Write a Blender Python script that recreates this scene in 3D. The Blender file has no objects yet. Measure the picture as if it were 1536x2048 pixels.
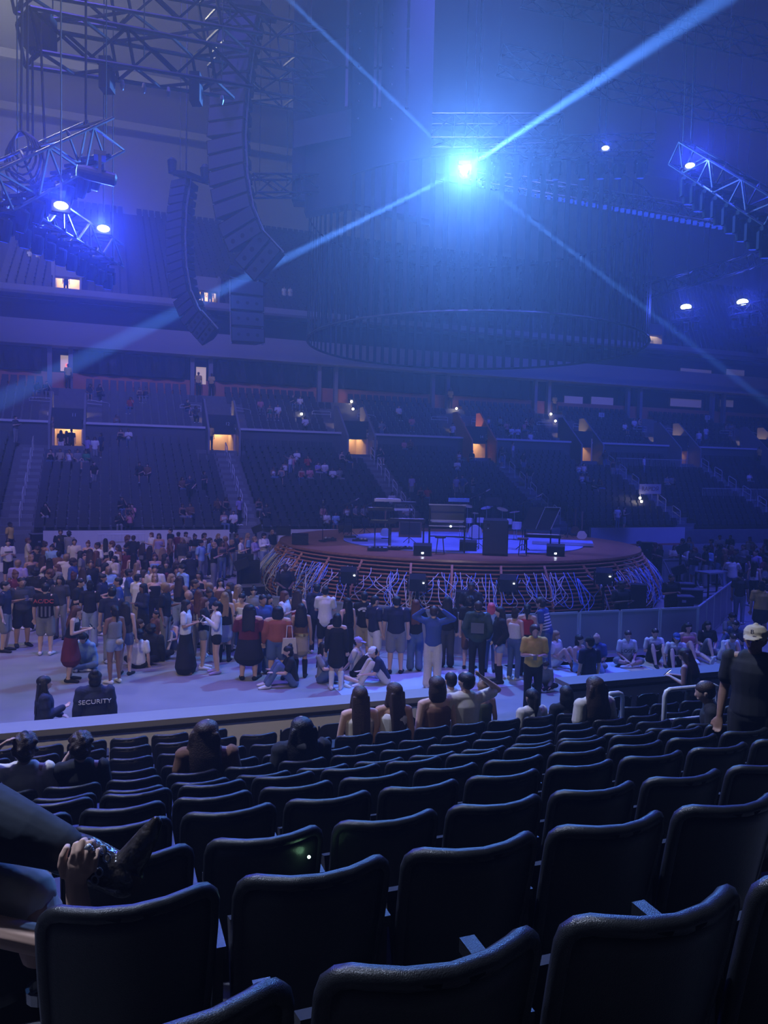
import bpy, bmesh, math, random
import numpy as np
from mathutils import Vector, Matrix

# ------------------------------------------------------------------ camera
F = 1538.0                      # focal length in pixels of the 1536 x 2048 frame
CAMZ = 4.6
PITCH = math.atan(78 / F)
ROLL = math.radians(1.2)
_r0 = Vector((1, 0, 0)); _u0 = Vector((0, math.sin(PITCH), math.cos(PITCH))); FWD = Vector((0, math.cos(PITCH), -math.sin(PITCH)))
RIGHT = _r0 * math.cos(ROLL) + _u0 * math.sin(ROLL)
UP = -_r0 * math.sin(ROLL) + _u0 * math.cos(ROLL)
CAM = Vector((0, 0, CAMZ))
SC = bpy.context.scene
COL = SC.collection
cam_data = bpy.data.cameras.new('camera')
cam_data.sensor_fit = 'HORIZONTAL'; cam_data.sensor_width = 36.0
cam_data.lens = F * 36.0 / 1536.0
cam_data.clip_start = 0.05; cam_data.clip_end = 400
cam = bpy.data.objects.new('camera', cam_data); COL.objects.link(cam)
m = Matrix((RIGHT, UP, -FWD)).transposed().to_4x4(); m.translation = CAM
cam.matrix_world = m
SC.camera = cam
SC.view_settings.view_transform = 'Standard'; SC.view_settings.look = 'None'
SC.view_settings.gamma = 1.0; SC.view_settings.use_curve_mapping = False
SC.view_settings.exposure = 0.0
try:
    SC.cycles.max_bounces = 5; SC.cycles.diffuse_bounces = 2; SC.cycles.glossy_bounces = 2
    SC.cycles.transmission_bounces = 3; SC.cycles.volume_bounces = 0; SC.cycles.transparent_max_bounces = 6
    SC.cycles.sample_clamp_indirect = 3.0
    SC.cycles.use_light_tree = True
    SC.cycles.use_adaptive_sampling = True; SC.cycles.adaptive_threshold = 0.05
    SC.cycles.caustics_reflective = False; SC.cycles.caustics_refractive = False
except Exception:
    pass

# the arena is turned 20 degrees to the camera: a runs along the stands, b across the floor
TH = math.radians(20.0); CT, ST = math.cos(TH), math.sin(TH)
UA = Vector((CT, ST, 0)); NB = Vector((-ST, CT, 0))
def W(a, b, z=0.0):
    return Vector((a * CT - b * ST, a * ST + b * CT, z))
def ray(x, y):
    return RIGHT * ((x - 768) / F) + UP * ((1024 - y) / F) + FWD
def on_b(x, y, b):
    d = ray(x, y); return CAM + d * (b / d.dot(NB))
def on_z(x, y, z=0.0):
    d = ray(x, y); return CAM + d * ((z - CAMZ) / d.z)
def on_dep(x, y, dep):
    return CAM + ray(x, y) * dep
def AB(p):
    return p.x * CT + p.y * ST, -p.x * ST + p.y * CT
def project(p):
    v = p - CAM; zc = v.dot(FWD)
    return 768 + F * v.dot(RIGHT) / zc, 1024 - F * v.dot(UP) / zc
MATA = Matrix.Rotation(TH, 4, 'Z')
STAGE_C = Vector((2.97, 31.1, 0)); STAGE_R = 7.1; STAGE_Z = 1.91

# ------------------------------------------------------------------ world, haze light, rig lights, added fills
world = bpy.data.worlds.new('arena_air'); SC.world = world; world.use_nodes = True
wbg = world.node_tree.nodes['Background']
wbg.inputs[0].default_value = (0.0012, 0.0018, 0.006, 1); wbg.inputs[1].default_value = 1.0

def spot(name, loc, target, color, power, angle=60, blend=0.5, radius=0.15):
    L = bpy.data.lights.new(name, 'SPOT'); L.color = color; L.energy = power
    L.spot_size = math.radians(angle); L.spot_blend = blend; L.shadow_soft_size = radius
    o = bpy.data.objects.new(name, L); COL.objects.link(o); o.location = loc
    o.rotation_euler = (Vector(target) - Vector(loc)).to_track_quat('-Z', 'Y').to_euler()
    return o
# ---- haze in the air: thin scattering everywhere in the hall
wnt = world.node_tree
vsc = wnt.nodes.new('ShaderNodeVolumeScatter')
vsc.inputs['Color'].default_value = (0.80, 0.86, 1.0, 1)
vsc.inputs['Density'].default_value = 0.0046
vsc.inputs['Anisotropy'].default_value = 0.68
wnt.links.new(vsc.outputs[0], wnt.nodes['World Output'].inputs['Volume'])

KEY = on_dep(930, 338, 23.0)          # the dazzling moving head over the stage
BLUE = (0.08, 0.10, 1.0); DEEP = (0.03, 0.06, 1.0); VIOLET = (0.17, 0.12, 1.0); ICE = (0.10, 0.31, 1.0); WARM = (1.0, 0.80, 0.52)
# key fixture, aimed over the near stand, and the four narrow beams that leave the same cluster
KEYF = on_dep(930, 338, 22.5)
spot('key_light', KEYF, (0.5, 3, 4.0), ICE, 12500, 150, 1.0, 0.10)
for i, (px, py, dep, pw, an) in enumerate(((1470, -20, 14, 3000000, 2.6), (440, 582, 30, 17000000, 2.5), (600, 20, 22, 28000000, 1.0), (1230, 570, 20, 4500000, 1.0))):
    spot('beam_light', KEYF, on_dep(px, py, dep), ICE, pw, an, 0.6, 0.05)
# washes from the roof rig, high under the roof, then added fills
SOFT = (0.20, 0.18, 1.0)
spot('floor_wash_light', W(0, 14, 36), W(0, 22, 0), VIOLET, 38000, 60, 0.9, 0.8)
spot('floor_wash_light', W(22, 12, 36), W(16, 21, 0), BLUE, 48000, 55, 0.9, 0.8)
spot('stage_wash_light', STAGE_C + Vector((0, -5, 33)), STAGE_C, (.13, .14, 1.0), 80000, 30, 0.7, 0.6)
spot('stand_wash_light', W(0, 20, 36), W(4, 54, 6), SOFT, 62000, 60, 1.0, 0.8)
spot('stand_wash_light', W(38, 20, 36), W(42, 54, 6), (.05, .07, 1.0), 64000, 60, 1.0, 0.8)
spot('fill_light', W(-16, 12, 34), W(-2, 28, 0), WARM, 12000, 50, 1.0, 0.6)  # added warm fill for the crowd, no fixture stands here
spot('fill_light', W(-5, -7, 20), W(3, 22, 0), (1, .84, .72), 8000, 33, 0.5, 0.6)  # added frontal fill for the crowd, from behind the camera
spot('fill_light', W(-10, 13, 34), W(0, 3, 3), (.58, .68, 1), 60000, 40, 1.0, 0.6)  # added fill for the near seat tops, source unseen
spot('unseen_roof_light', on_dep(-60, -160, 26), on_dep(350, 350, 10), (1, .95, .78), 2600, 100, 1.0, 0.3)
spot('unseen_roof_light', W(-14, 45, 30), W(6, 84, 33), (1, .97, .90), 9000, 100, 1.0, 0.4)  # added out of view to brighten the upper back wall and ceiling
# ------------------------------------------------------------------ helpers
def link(o, parent=None):
    COL.objects.link(o)
    if parent is not None: o.parent = parent
    return o
class MB:
    """collects boxes, tubes and sheets and builds ONE mesh object"""
    def __init__(s): s.v = []; s.f = []
    def add(s, vs, fs):
        k = len(s.v); s.v.extend([tuple(p) for p in vs]); s.f.extend([tuple(i + k for i in f) for f in fs]); return s
    def box(s, c, d, M=None):
        x, y, z = c; a, b, h = d[0] / 2, d[1] / 2, d[2] / 2
        vs = [Vector((x + i * a, y + j * b, z + k * h)) for k in (-1, 1) for j in (-1, 1) for i in (-1, 1)]
        if M is not None: vs = [M @ p for p in vs]
        return s.add(vs, [(0, 2, 3, 1), (4, 5, 7, 6), (0, 1, 5, 4), (2, 6, 7, 3), (0, 4, 6, 2), (1, 3, 7, 5)])
    def hexa(s, p):     # 8 corner points: bottom 4 loop, top 4 loop
        return s.add(p, [(3, 2, 1, 0), (4, 5, 6, 7), (0, 1, 5, 4), (1, 2, 6, 5), (2, 3, 7, 6), (3, 0, 4, 7)])
    def bar(s, p, q, w, h=None, up=(0, 0, 1)):
        p, q = Vector(p), Vector(q); h = h or w; d = (q - p)
        if d.length < 1e-6: return s
        d.normalize(); up = Vector(up)
        if abs(d.dot(up)) > .98: up = Vector((0, 1, 0)) if abs(d.y) < .9 else Vector((1, 0, 0))
        r = d.cross(up).normalized() * w / 2; u = r.cross(d).normalized() * h / 2
        return s.hexa([p - r - u, p + r - u, p + r + u, p - r + u, q - r - u, q + r - u, q + r + u, q - r + u])
    def tube(s, pts, rad, n=6, caps=True):
        pts = [Vector(p) for p in pts]; m = len(pts); k = len(s.v)
        rad = rad if isinstance(rad, (list, tuple)) else [rad] * m
        ref = None; vs = []
        for i in range(m):
            t = (pts[min(i + 1, m - 1)] - pts[max(i - 1, 0)])
            t = t.normalized() if t.length > 1e-9 else Vector((0, 0, 1))
            if ref is None:
                ref = t.cross(Vector((0, 0, 1)) if abs(t.z) < .9 else Vector((1, 0, 0))).normalized()
            ref = (ref - t * ref.dot(t)); ref = ref.normalized() if ref.length > 1e-6 else t.orthogonal().normalized()
            b2 = t.cross(ref)
            for j in range(n):
                a = 2 * math.pi * j / n
                vs.append(pts[i] + (ref * math.cos(a) + b2 * math.sin(a)) * rad[i])
        fs = [(i * n + j, i * n + (j + 1) % n, (i + 1) * n + (j + 1) % n, (i + 1) * n + j) for i in range(m - 1) for j in range(n)]
        if caps: fs += [tuple(range(n - 1, -1, -1)), tuple((m - 1) * n + j for j in range(n))]
        return s.add(vs, fs)
    def lathe(s, prof, c=(0, 0, 0), n=16, M=None, caps=True):
        vs = []
        for r, z in prof:
            for j in range(n):
                a = 2 * math.pi * j / n; p = Vector((r * math.cos(a), r * math.sin(a), z))
                vs.append((M @ p if M is not None else p) + Vector(c))
        m = len(prof)
        fs = [(i * n + j, i * n + (j + 1) % n, (i + 1) * n + (j + 1) % n, (i + 1) * n + j) for i in range(m - 1) for j in range(n)]
        if caps: fs += [tuple(range(n - 1, -1, -1)), tuple((m - 1) * n + j for j in range(n))]
        return s.add(vs, fs)
    def ball(s, c, r, M=None, n=10, k=6):
        r = r if isinstance(r, (list, tuple)) else (r, r, r)
        vs = []; c = Vector(c)
        for i in range(k + 1):
            t = math.pi * i / k
            for j in range(n):
                a = 2 * math.pi * j / n
                p = Vector((r[0] * math.sin(t) * math.cos(a), r[1] * math.sin(t) * math.sin(a), -r[2] * math.cos(t)))
                vs.append((M @ p if M is not None else p) + c)
        fs = [(i * n + j, i * n + (j + 1) % n, (i + 1) * n + (j + 1) % n, (i + 1) * n + j) for i in range(k) for j in range(n)]
        return s.add(vs, fs)
    def mesh(s, name, material=None, smooth=False):
        me = bpy.data.meshes.new(name); me.from_pydata(s.v, [], s.f); me.update()
        if smooth: me.polygons.foreach_set('use_smooth', [True] * len(me.polygons))
        if material is not None: me.materials.append(material)
        return me
    def build(s, name, material=None, parent=None, smooth=False, loc=None, rz=0.0):
        o = bpy.data.objects.new(name, s.mesh(name, material, smooth)); link(o, parent)
        if loc is not None: o.location = loc
        if rz: o.rotation_euler = (0, 0, rz)
        return o
def meshobj(name, me, parent=None, material=None, loc=None, rz=0.0):
    o = bpy.data.objects.new(name, me); link(o, parent)
    if material is not None:
        if not len(me.materials): me.materials.append(material)
        o.material_slots[0].link = 'OBJECT'; o.material_slots[0].material = material
    if loc is not None: o.location = loc
    if rz: o.rotation_euler = (0, 0, rz)
    return o
def empty(name, loc=(0, 0, 0), rz=0.0):
    o = bpy.data.objects.new(name, None); COL.objects.link(o); o.empty_display_size = .1
    o.location = loc; o.rotation_euler = (0, 0, rz); return o
def tag(o, label=None, cat=None, group=None, kind=None):
    if label: o['label'] = label
    if cat: o['category'] = cat
    if group: o['group'] = group
    if kind: o['kind'] = kind
    return o
def copy_tree(o, parent=None):
    c = o.copy(); COL.objects.link(c); c.parent = parent
    for ch in list(o.children): copy_tree(ch, c)
    return c
ORD = ['', 'first', 'second', 'third', 'fourth', 'fifth', 'sixth', 'seventh', 'eighth', 'ninth', 'tenth', 'eleventh', 'twelfth', 'thirteenth',
       'fourteenth', 'fifteenth', 'sixteenth', 'seventeenth', 'eighteenth', 'nineteenth', 'twentieth', 'twenty-first', 'twenty-second', 'twenty-third',
       'twenty-fourth', 'twenty-fifth', 'twenty-sixth', 'twenty-seventh', 'twenty-eighth', 'twenty-ninth', 'thirtieth']
def nth(k):
    return ORD[k] if k < len(ORD) else '%dth' % k
def lerp(a, b, t): return a + (b - a) * t

# ------------------------------------------------------------------ materials
_M = {}
def mat(name, col, rough=.6, metal=0., var=0.0, scale=20., bump=0., bscale=None, emit=0., ecol=None, spec=.4, alpha=1.):
    if name in _M: return _M[name]
    M = bpy.data.materials.new(name); M.use_nodes = True; nt = M.node_tree; b = nt.nodes['Principled BSDF']
    b.inputs['Base Color'].default_value = (*col, 1); b.inputs['Roughness'].default_value = rough; b.inputs['Metallic'].default_value = metal
    b.inputs['Specular IOR Level'].default_value = spec
    if alpha < 1: b.inputs['Alpha'].default_value = alpha
    if emit: b.inputs['Emission Color'].default_value = (*(ecol or col), 1); b.inputs['Emission Strength'].default_value = emit
    if var or bump:
        tc = nt.nodes.new('ShaderNodeTexCoord')
        nz = nt.nodes.new('ShaderNodeTexNoise'); nz.inputs['Scale'].default_value = scale; nz.inputs['Detail'].default_value = 3
        nt.links.new(tc.outputs['Object'], nz.inputs['Vector'])
        if var:
            rp = nt.nodes.new('ShaderNodeMapRange'); rp.inputs[3].default_value = 1 - var; rp.inputs[4].default_value = 1 + var
            nt.links.new(nz.outputs['Fac'], rp.inputs[0])
            mx = nt.nodes.new('ShaderNodeMix'); mx.data_type = 'RGBA'; mx.blend_type = 'MULTIPLY'; mx.inputs[0].default_value = 1
            mx.inputs[6].default_value = (*col, 1)
            nt.links.new(rp.outputs[0], mx.inputs[7]); nt.links.new(mx.outputs[2], b.inputs['Base Color'])
        if bump:
            n2 = nz
            if bscale:
                n2 = nt.nodes.new('ShaderNodeTexNoise'); n2.inputs['Scale'].default_value = bscale; nt.links.new(tc.outputs['Object'], n2.inputs['Vector'])
            bp = nt.nodes.new('ShaderNodeBump'); bp.inputs['Strength'].default_value = bump; bp.inputs['Distance'].default_value = .01
            nt.links.new(n2.outputs['Fac'], bp.inputs['Height']); nt.links.new(bp.outputs[0], b.inputs['Normal'])
    _M[name] = M; return M
def wood(name, c1, c2, rough=.5, scale=(2, 30, 30)):
    if name in _M: return _M[name]
    M = bpy.data.materials.new(name); M.use_nodes = True; nt = M.node_tree; b = nt.nodes['Principled BSDF']
    tc = nt.nodes.new('ShaderNodeTexCoord'); mp = nt.nodes.new('ShaderNodeMapping'); mp.inputs['Scale'].default_value = scale
    nz = nt.nodes.new('ShaderNodeTexNoise'); nz.inputs['Scale'].default_value = 1.0; nz.inputs['Detail'].default_value = 5
    cr = nt.nodes.new('ShaderNodeValToRGB'); cr.color_ramp.elements[0].color = (*c1, 1); cr.color_ramp.elements[1].color = (*c2, 1)
    cr.color_ramp.elements[0].position = .3; cr.color_ramp.elements[1].position = .7
    nt.links.new(tc.outputs['Object'], mp.inputs[0]); nt.links.new(mp.outputs[0], nz.inputs['Vector']); nt.links.new(nz.outputs['Fac'], cr.inputs[0])
    nt.links.new(cr.outputs[0], b.inputs['Base Color']); b.inputs['Roughness'].default_value = rough
    _M[name] = M; return M
m_conc = mat('polished_concrete', (.30, .29, .30), .38, var=.28, scale=1.3, bump=.06, bscale=9)
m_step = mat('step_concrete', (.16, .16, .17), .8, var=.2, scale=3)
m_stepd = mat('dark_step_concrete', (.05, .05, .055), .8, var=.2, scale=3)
m_white = mat('white_board', (.62, .62, .64), .5, var=.06, scale=2)
m_black = mat('black_paint', (.012, .012, .014), .55)
m_blackm = mat('black_metal', (.02, .02, .022), .4, metal=.3)
m_rail = mat('grey_rail', (.62, .63, .66), .4, metal=.15)
m_navy = mat('navy_plastic', (.035, .036, .05), .5, var=.15, scale=8)
m_seat = mat('black_seat_plastic', (.014, .015, .017), .34, var=.2, scale=40, bump=.25, bscale=420, spec=.5)
m_pad = mat('black_seat_fabric', (.012, .012, .014), .9, var=.2, scale=30)
m_orange = mat('terracotta_wall', (.55, .19, .10), .7, var=.1, scale=1)
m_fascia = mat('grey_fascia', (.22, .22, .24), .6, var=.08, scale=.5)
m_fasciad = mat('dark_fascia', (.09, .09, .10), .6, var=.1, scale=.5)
m_ceil = mat('roof_panel', (.34, .34, .33), .9, var=.1, scale=.2)
m_glass = mat('dark_glazing', (.012, .014, .02), .12, spec=.6)
m_plast = mat('black_sheeting', (.015, .015, .02), .22, bump=1.0, scale=1.5, bscale=1.6, spec=.7)
m_lit = mat('lit_concourse_wall', (.75, .52, .30), .8, var=.12, scale=3)
m_steel = mat('galvanised_steel', (.5, .51, .53), .32, metal=.8)
m_alum = mat('aluminium', (.55, .56, .58), .35, metal=.7)
# ------------------------------------------------------------------ the hall
A0, A1 = -26.0, 92.0
def slab(name, a0, a1, b0, b1, z0, z1, material, parent=None, kind='structure'):
    o = MB().hexa([W(a0, b0, z0), W(a1, b0, z0), W(a1, b1, z0), W(a0, b1, z0), W(a0, b0, z1), W(a1, b0, z1), W(a1, b1, z1), W(a0, b1, z1)]).build(name, material, parent)
    if parent is None: tag(o, kind=kind)
    return o
def prism(mb, a0, a1, prof):
    """polygon prof of (b, z) swept from a0 to a1"""
    n = len(prof)
    mb.add([W(a0, b, z) for b, z in prof] + [W(a1, b, z) for b, z in prof],
           [tuple(range(n)), tuple(range(2 * n - 1, n - 1, -1))] + [(i, i + n, (i + 1) % n + n, (i + 1) % n) for i in range(n)])
    return mb
slab('floor', A0, A1, 10.0, 44.0, -.4, 0, m_conc)

# near stand: twelve rows; the back-top corner of one seat of every row is taken from the picture
NEAR = {1: (297, 1472), 2: (303, 1489), 3: (307, 1511), 4: (314, 1535), 5: (324, 1551), 6: (331, 1570), 7: (345, 1576), 8: (332, 1602), 9: (345, 1633),
        10: (389, 1688), 11: (440, 1765), 12: (590, 1955)}
ROWB = {r: 1.28 + (12 - r) * .8 for r in NEAR}
SEATH = .86
ROWS = {}
for r, (x, y) in NEAR.items():
    p = on_b(x, y, ROWB[r]); a, b = AB(p); ROWS[r] = (a, b, p.z)
terr = empty('floor_terrace_near'); tag(terr, kind='structure')
for r in ROWS:
    a, b, z = ROWS[r]
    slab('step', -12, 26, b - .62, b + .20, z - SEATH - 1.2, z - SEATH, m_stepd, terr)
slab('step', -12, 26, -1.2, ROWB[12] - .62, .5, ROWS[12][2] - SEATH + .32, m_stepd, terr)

# far stand
N1, N2 = 14, 8
LB0, LRUN, LZ0, LRISE = 44.4, .8, .95, .385          # lower block
UB0, URUN, UZ0, URISE = 56.4, .62, 7.0, .46           # block above the cross wall
farst = empty('floor_terrace_far'); tag(farst, kind='structure')
for i in range(N1):
    slab('step', A0, A1, LB0 + i * LRUN, LB0 + (i + 1) * LRUN + .02, LZ0 + i * LRISE - 1.2, LZ0 + i * LRISE, m_step, farst)
DOORS = [-2.3, 7.8, 17.8, 27.9, 37.9, 48.0, 58.0, 68.0]
AISLES = [-4.3, 7.9, 18.6, 29.4, 39.6, 49.4, 59.5, 69.5]
def gaps(half, lo=A0, hi=A1):
    out = []; a = lo
    for d in DOORS:
        out.append((a, d - half)); a = d + half
    out.append((a, hi)); return out
crossw = empty('wall_cross'); tag(crossw, kind='structure')
for a0, a1 in gaps(.95):
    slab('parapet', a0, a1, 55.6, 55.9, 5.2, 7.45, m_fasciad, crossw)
    slab('cap', a0, a1, 55.45, 56.0, 7.45, 7.60, m_white, crossw)
for i in range(N2):
    for a0, a1 in (gaps(.95) if i < 3 else [(A0, A1)]):
        slab('step', a0, a1, UB0 + i * URUN - .4, UB0 + (i + 1) * URUN + .02, UZ0 + i * URISE - .5, UZ0 + i * URISE, m_step, farst)
# doorways through the cross wall: lit passage, slanting side walls, dark lintel
for k, d in enumerate(DOORS):
    t = empty('door_%d' % (k + 1)); tag(t, kind='structure')
    zb = LZ0 + (N1 - 2) * LRISE - .2
    slab('passage_wall', d - .85, d + .85, 58.0, 58.2, zb, zb + 2.9, m_lit, t)
    slab('passage_side', d - .98, d - .85, 55.5, 58.1, zb, zb + 2.5, m_lit, t)
    slab('passage_side', d + .85, d + .98, 55.5, 58.1, zb, zb + 2.5, m_lit, t)
    slab('passage_floor', d - .9, d + .9, 54.4, 58.1, zb - .2, zb, m_step, t)
    slab('lintel', d - 1.0, d + 1.0, 55.5, 56.6, zb + 1.75, zb + 3.1, m_navy, t)
    for s in (-1, 1):
        mb = MB(); prism(mb, d + s * 1.06 - .07, d + s * 1.06 + .07, [(54.0, zb - .6), (57.6, zb - .6), (57.6, zb + 4.3), (56.9, zb + 4.3), (54.0, zb + 1.9)])
        mb.build('stair_wall', m_fascia if k != 3 else m_orange, t)
    L = bpy.data.lights.new('passage_light', 'POINT'); L.energy = 85; L.color = (1, .72, .42); L.shadow_soft_size = .15
    lo = bpy.data.objects.new('passage_light', L); COL.objects.link(lo); lo.location = W(d, 57.4, zb + 2.2)
# back of the lower bowl
B2 = 61.4
slab('wall_back_low', A0, A1, B2, B2 + .3, 9.5, 11.45, m_orange)
slab('wall_back_glazed', A0, A1, B2 + .15, B2 + .4, 11.45, 13.25, m_glass)
slab('ceiling_ledge', A0, A1, B2 - 1.4, B2 + 3, 13.2, 13.36, m_fascia)
slab('wall_fascia', A0, A1, B2 - 1.2, B2 - .9, 13.36, 14.95, m_fascia)
slab('wall_suite', A0, A1, B2 + .8, B2 + 1.0, 14.9, 16.9, m_glass)
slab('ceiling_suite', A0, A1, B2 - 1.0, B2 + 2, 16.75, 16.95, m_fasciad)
slab('wall_upper_fascia', A0, A1, B2 - 1.0, B2 - .7, 16.9, 17.35, m_fascia)
# sheeting hung over the suites, one sheet per bay, pillars between the bays
for k in range(9):
    a0 = -12.6 + k * 10.05
    if k < 5:
        sh = empty('plastic_sheet', W(a0 + 4.4, B2 - .3, 11.4))
        for (z0, z1, tagp) in ((11.5, 13.12, 'sheet'),):
            n = 40; mb = MB(); vs = []
            for j in range(n + 1):
                for i in range(7):
                    s = j / n; q = i / 6
                    dz = lerp(z0, z1, q); off = .10 * math.sin(s * 31 + k) * (1 - q * .6) + .05 * math.sin(s * 77 + 3 * q)
                    p = W(a0 + .7 + s * 7.6, B2 - .35 + off, dz) - W(a0 + 4.4, B2 - .3, 11.4); vs.append(p)
            mb.add(vs, [(j * 7 + i, (j + 1) * 7 + i, (j + 1) * 7 + i + 1, j * 7 + i + 1) for j in range(n) for i in range(6)])
            mb.build(tagp, m_plast, sh, smooth=True)
        tag(sh, '%s black plastic sheet from the left hung above the terracotta band' % nth(k + 1).capitalize(), 'plastic sheet', 'sheets over the suites')
    for s in (0, 1.4):
        slab('pillar', a0 + 8.7 + s, a0 + 9.0 + s, B2 - .6, B2 - .2, 9.9, 13.3, m_fascia)
# upper deck
UD0, UDZ, UDRUN, UDRISE, ND = 62.0, 17.4, .82, .50, 26
updeck = empty('floor_terrace_upper'); tag(updeck, kind='structure')
UDA = [AB(on_b(px, 590 if px < 700 else 700, UD0 + 1.6))[0] for px in (136, 410, 1293, 1530)]
for i in range(ND):
    cuts = [A0 - 8] + ([c for d in UDA for c in (d - .85, d + .85)] if i < 4 else []) + [A1 + 10]
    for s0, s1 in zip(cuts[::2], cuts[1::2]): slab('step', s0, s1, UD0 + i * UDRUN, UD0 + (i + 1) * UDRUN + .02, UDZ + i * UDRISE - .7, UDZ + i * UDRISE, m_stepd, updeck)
slab('wall_upper_back', A0 - 14, A1 + 20, UD0 + ND * UDRUN + .2, UD0 + ND * UDRUN + .6, 14, 40, m_ceil)
slab('ceiling', A0 - 14, A1 + 20, -8, UD0 + ND * UDRUN + 1, 38.6, 39, m_ceil)
for k, b in enumerate((70, 80)):
    slab('ceiling_beam', A0 - 14, A1 + 20, b, b + .3, 37.2, 37.9, m_ceil)
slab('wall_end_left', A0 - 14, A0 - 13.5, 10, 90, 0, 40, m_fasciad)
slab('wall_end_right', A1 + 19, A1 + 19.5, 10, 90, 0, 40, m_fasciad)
# upper deck doorways
for k, px in enumerate((136, 410, 1293, 1530)):
    a = UDA[k]
    t = empty('door_%d' % (20 + k)); tag(t, kind='structure')
    zb = UDZ - .2
    slab('passage_wall', a - .85, a + .85, UD0 + 3.0, UD0 + 3.2, zb, zb + 2.6, m_lit, t)
    slab('passage_side', a - 1.0, a - .85, UD0 + .4, UD0 + 3.2, zb, zb + 2.6, m_fascia, t)
    slab('passage_side', a + .85, a + 1.0, UD0 + .4, UD0 + 3.2, zb, zb + 2.6, m_fascia, t)
    slab('passage_floor', a - .85, a + .85, UD0 - 1.3, UD0 + 3.2, zb - .45, zb - .05, m_step, t)
    slab('lintel', a - 1.1, a + 1.1, UD0 + .5, UD0 + 1.3, zb + 1.45, zb + 2.5, m_fascia, t)
    L = bpy.data.lights.new('passage_light', 'POINT'); L.energy = 160; L.color = (1, .72, .42); L.shadow_soft_size = .15
    lo = bpy.data.objects.new('passage_light', L); COL.objects.link(lo); lo.location = W(a, UD0 + 2.2, zb + 1.9)
# rink boards: far white wall in panels, near wall with a wide cap
farw = empty('wall_rink_far'); tag(farw, kind='structure')
for a0, a1 in ((-26, -5.6), (-3.0, 6.6), (9.4, 17.2), (19.8, 28.2), (30.6, 38.4)):
    slab('board', a0, a1, 43.5, 43.7, .12, 1.22, m_white, farw); slab('kick_strip', a0, a1, 43.46, 43.7, 0, .12, m_orange, farw)
nearw = empty('wall_rink_near'); tag(nearw, kind='structure')
for a0, a1 in ((-14, 5.1), (7.35, 26)):
    slab('board', a0, a1, 10.92, 11.08, -.2, 1.02, m_white, nearw)
    slab('cap', a0, a1, 10.9, 11.35, 1.04, 1.12, m_fascia, nearw); slab('gasket', a0, a1, 10.88, 11.12, .99, 1.04, m_black, nearw)
# ------------------------------------------------------------------ stadium seats
SP = .50
def seat_meshes():
    """near seat, seen from behind: curved shell with a thick rolled rim, tipped-up pan, arm, bracket. origin: tread under the backrest, +y = toward the stage"""
    W2, HB, Z0 = .212, .50, SEATH - .50
    def shell(nx=14, nz=9, thick=.045):
        out = []
        for i in range(nx + 1):
            s = -1 + 2 * i / nx
            for j in range(nz + 1):
                q = j / nz
                out.append((s, q))
        return out
    nx, nz = 14, 9
    def pt(s, q, side):
        # rounded top corners
        rc = .05; x = s * W2; zt = HB
        over = abs(x) - (W2 - rc)
        if over > 0: zt = HB - rc + math.sqrt(max(0, rc * rc - over * over))
        taper = 1 - .10 * (1 - q) ** 2
        z = Z0 + zt * q
        y = .085 * (s * s) - .10 * (q - .2) + (.018 if side else -.018)       # ends wrap forward, top leans back
        return Vector((x * taper, y, z))
    mb = MB(); vs = []
    for side in (0, 1):
        for i in range(nx + 1):
            for j in range(nz + 1): vs.append(pt(-1 + 2 * i / nx, j / nz, side))
    n1 = nz + 1; off = (nx + 1) * n1; fs = []
    for i in range(nx):
        for j in range(nz):
            a, b, c, d = i * n1 + j, (i + 1) * n1 + j, (i + 1) * n1 + j + 1, i * n1 + j + 1
            fs.append((a, b, c, d)); fs.append((a + off, d + off, c + off, b + off))
        fs.append((i * n1 + nz, (i + 1) * n1 + nz, (i + 1) * n1 + nz + off, i * n1 + nz + off))
        fs.append((i * n1, i * n1 + off, (i + 1) * n1 + off, (i + 1) * n1))
    for j in range(nz):
        fs.append((j, j + 1, j + 1 + off, j + off)); k = nx * n1
        fs.append((k + j, k + j + off, k + j + 1 + off, k + j + 1))
    mb.add(vs, fs); back = mb.mesh('backrest', m_seat, True)
    # rim: rolled lip along the sides and the top
    pts = [pt(-1, q, 0) * .5 + pt(-1, q, 1) * .5 for q in (0, .3, .6, .8)]
    pts += [pt(s, 1, 0) * .5 + pt(s, 1, 1) * .5 for s in (-1, -.97, -.9, -.8, -.68, -.4, 0, .4, .68, .8, .9, .97, 1)]
    pts += [pt(1, q, 0) * .5 + pt(1, q, 1) * .5 for q in (.8, .6, .3, 0)]
    mb = MB(); mb.tube(pts, .022, 8); rim = mb.mesh('rim', m_seat, True)
    mb = MB()
    R = Matrix.Translation((0, .15, .44)) @ Matrix.Rotation(math.radians(72), 4, 'X')
    mb.box((0, .0, 0), (.42, .40, .06), R); pan = mb.mesh('seat_pan', m_pad)
    mb = MB(); mb.box((W2 + .028, .20, .62), (.04, .28, .035)); mb.box((W2 + .028, .10, .5), (.03, .05, .24)); arm = mb.mesh('armrest', m_seat)
    mb = MB(); mb.box((W2 + .028, .10, .22), (.03, .10, .44)); mb.box((W2 + .028, .10, .012), (.045, .22, .024)); br = mb.mesh('bracket', m_blackm)
    mb = MB(); pr = [(.045, 0), (.05, .0), (.052, .03), (.047, .03)]
    mb.lathe([(.040, -.02), (.052, -.02), (.054, .02), (.042, .02)], (W2 + .003, -.09, .46), 14, caps=False); cup = mb.mesh('cup_holder', m_steel)
    return [('backrest', back), ('seat_pan', pan), ('armrest', arm), ('bracket', br)], rim, cup
SEAT_PARTS, SEAT_RIM, SEAT_CUP = seat_meshes()
near_seats = {}
nkeep = 0
SKIP_FRONT = {1: 1.6, 2: 1.75, 3: 30}
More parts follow.
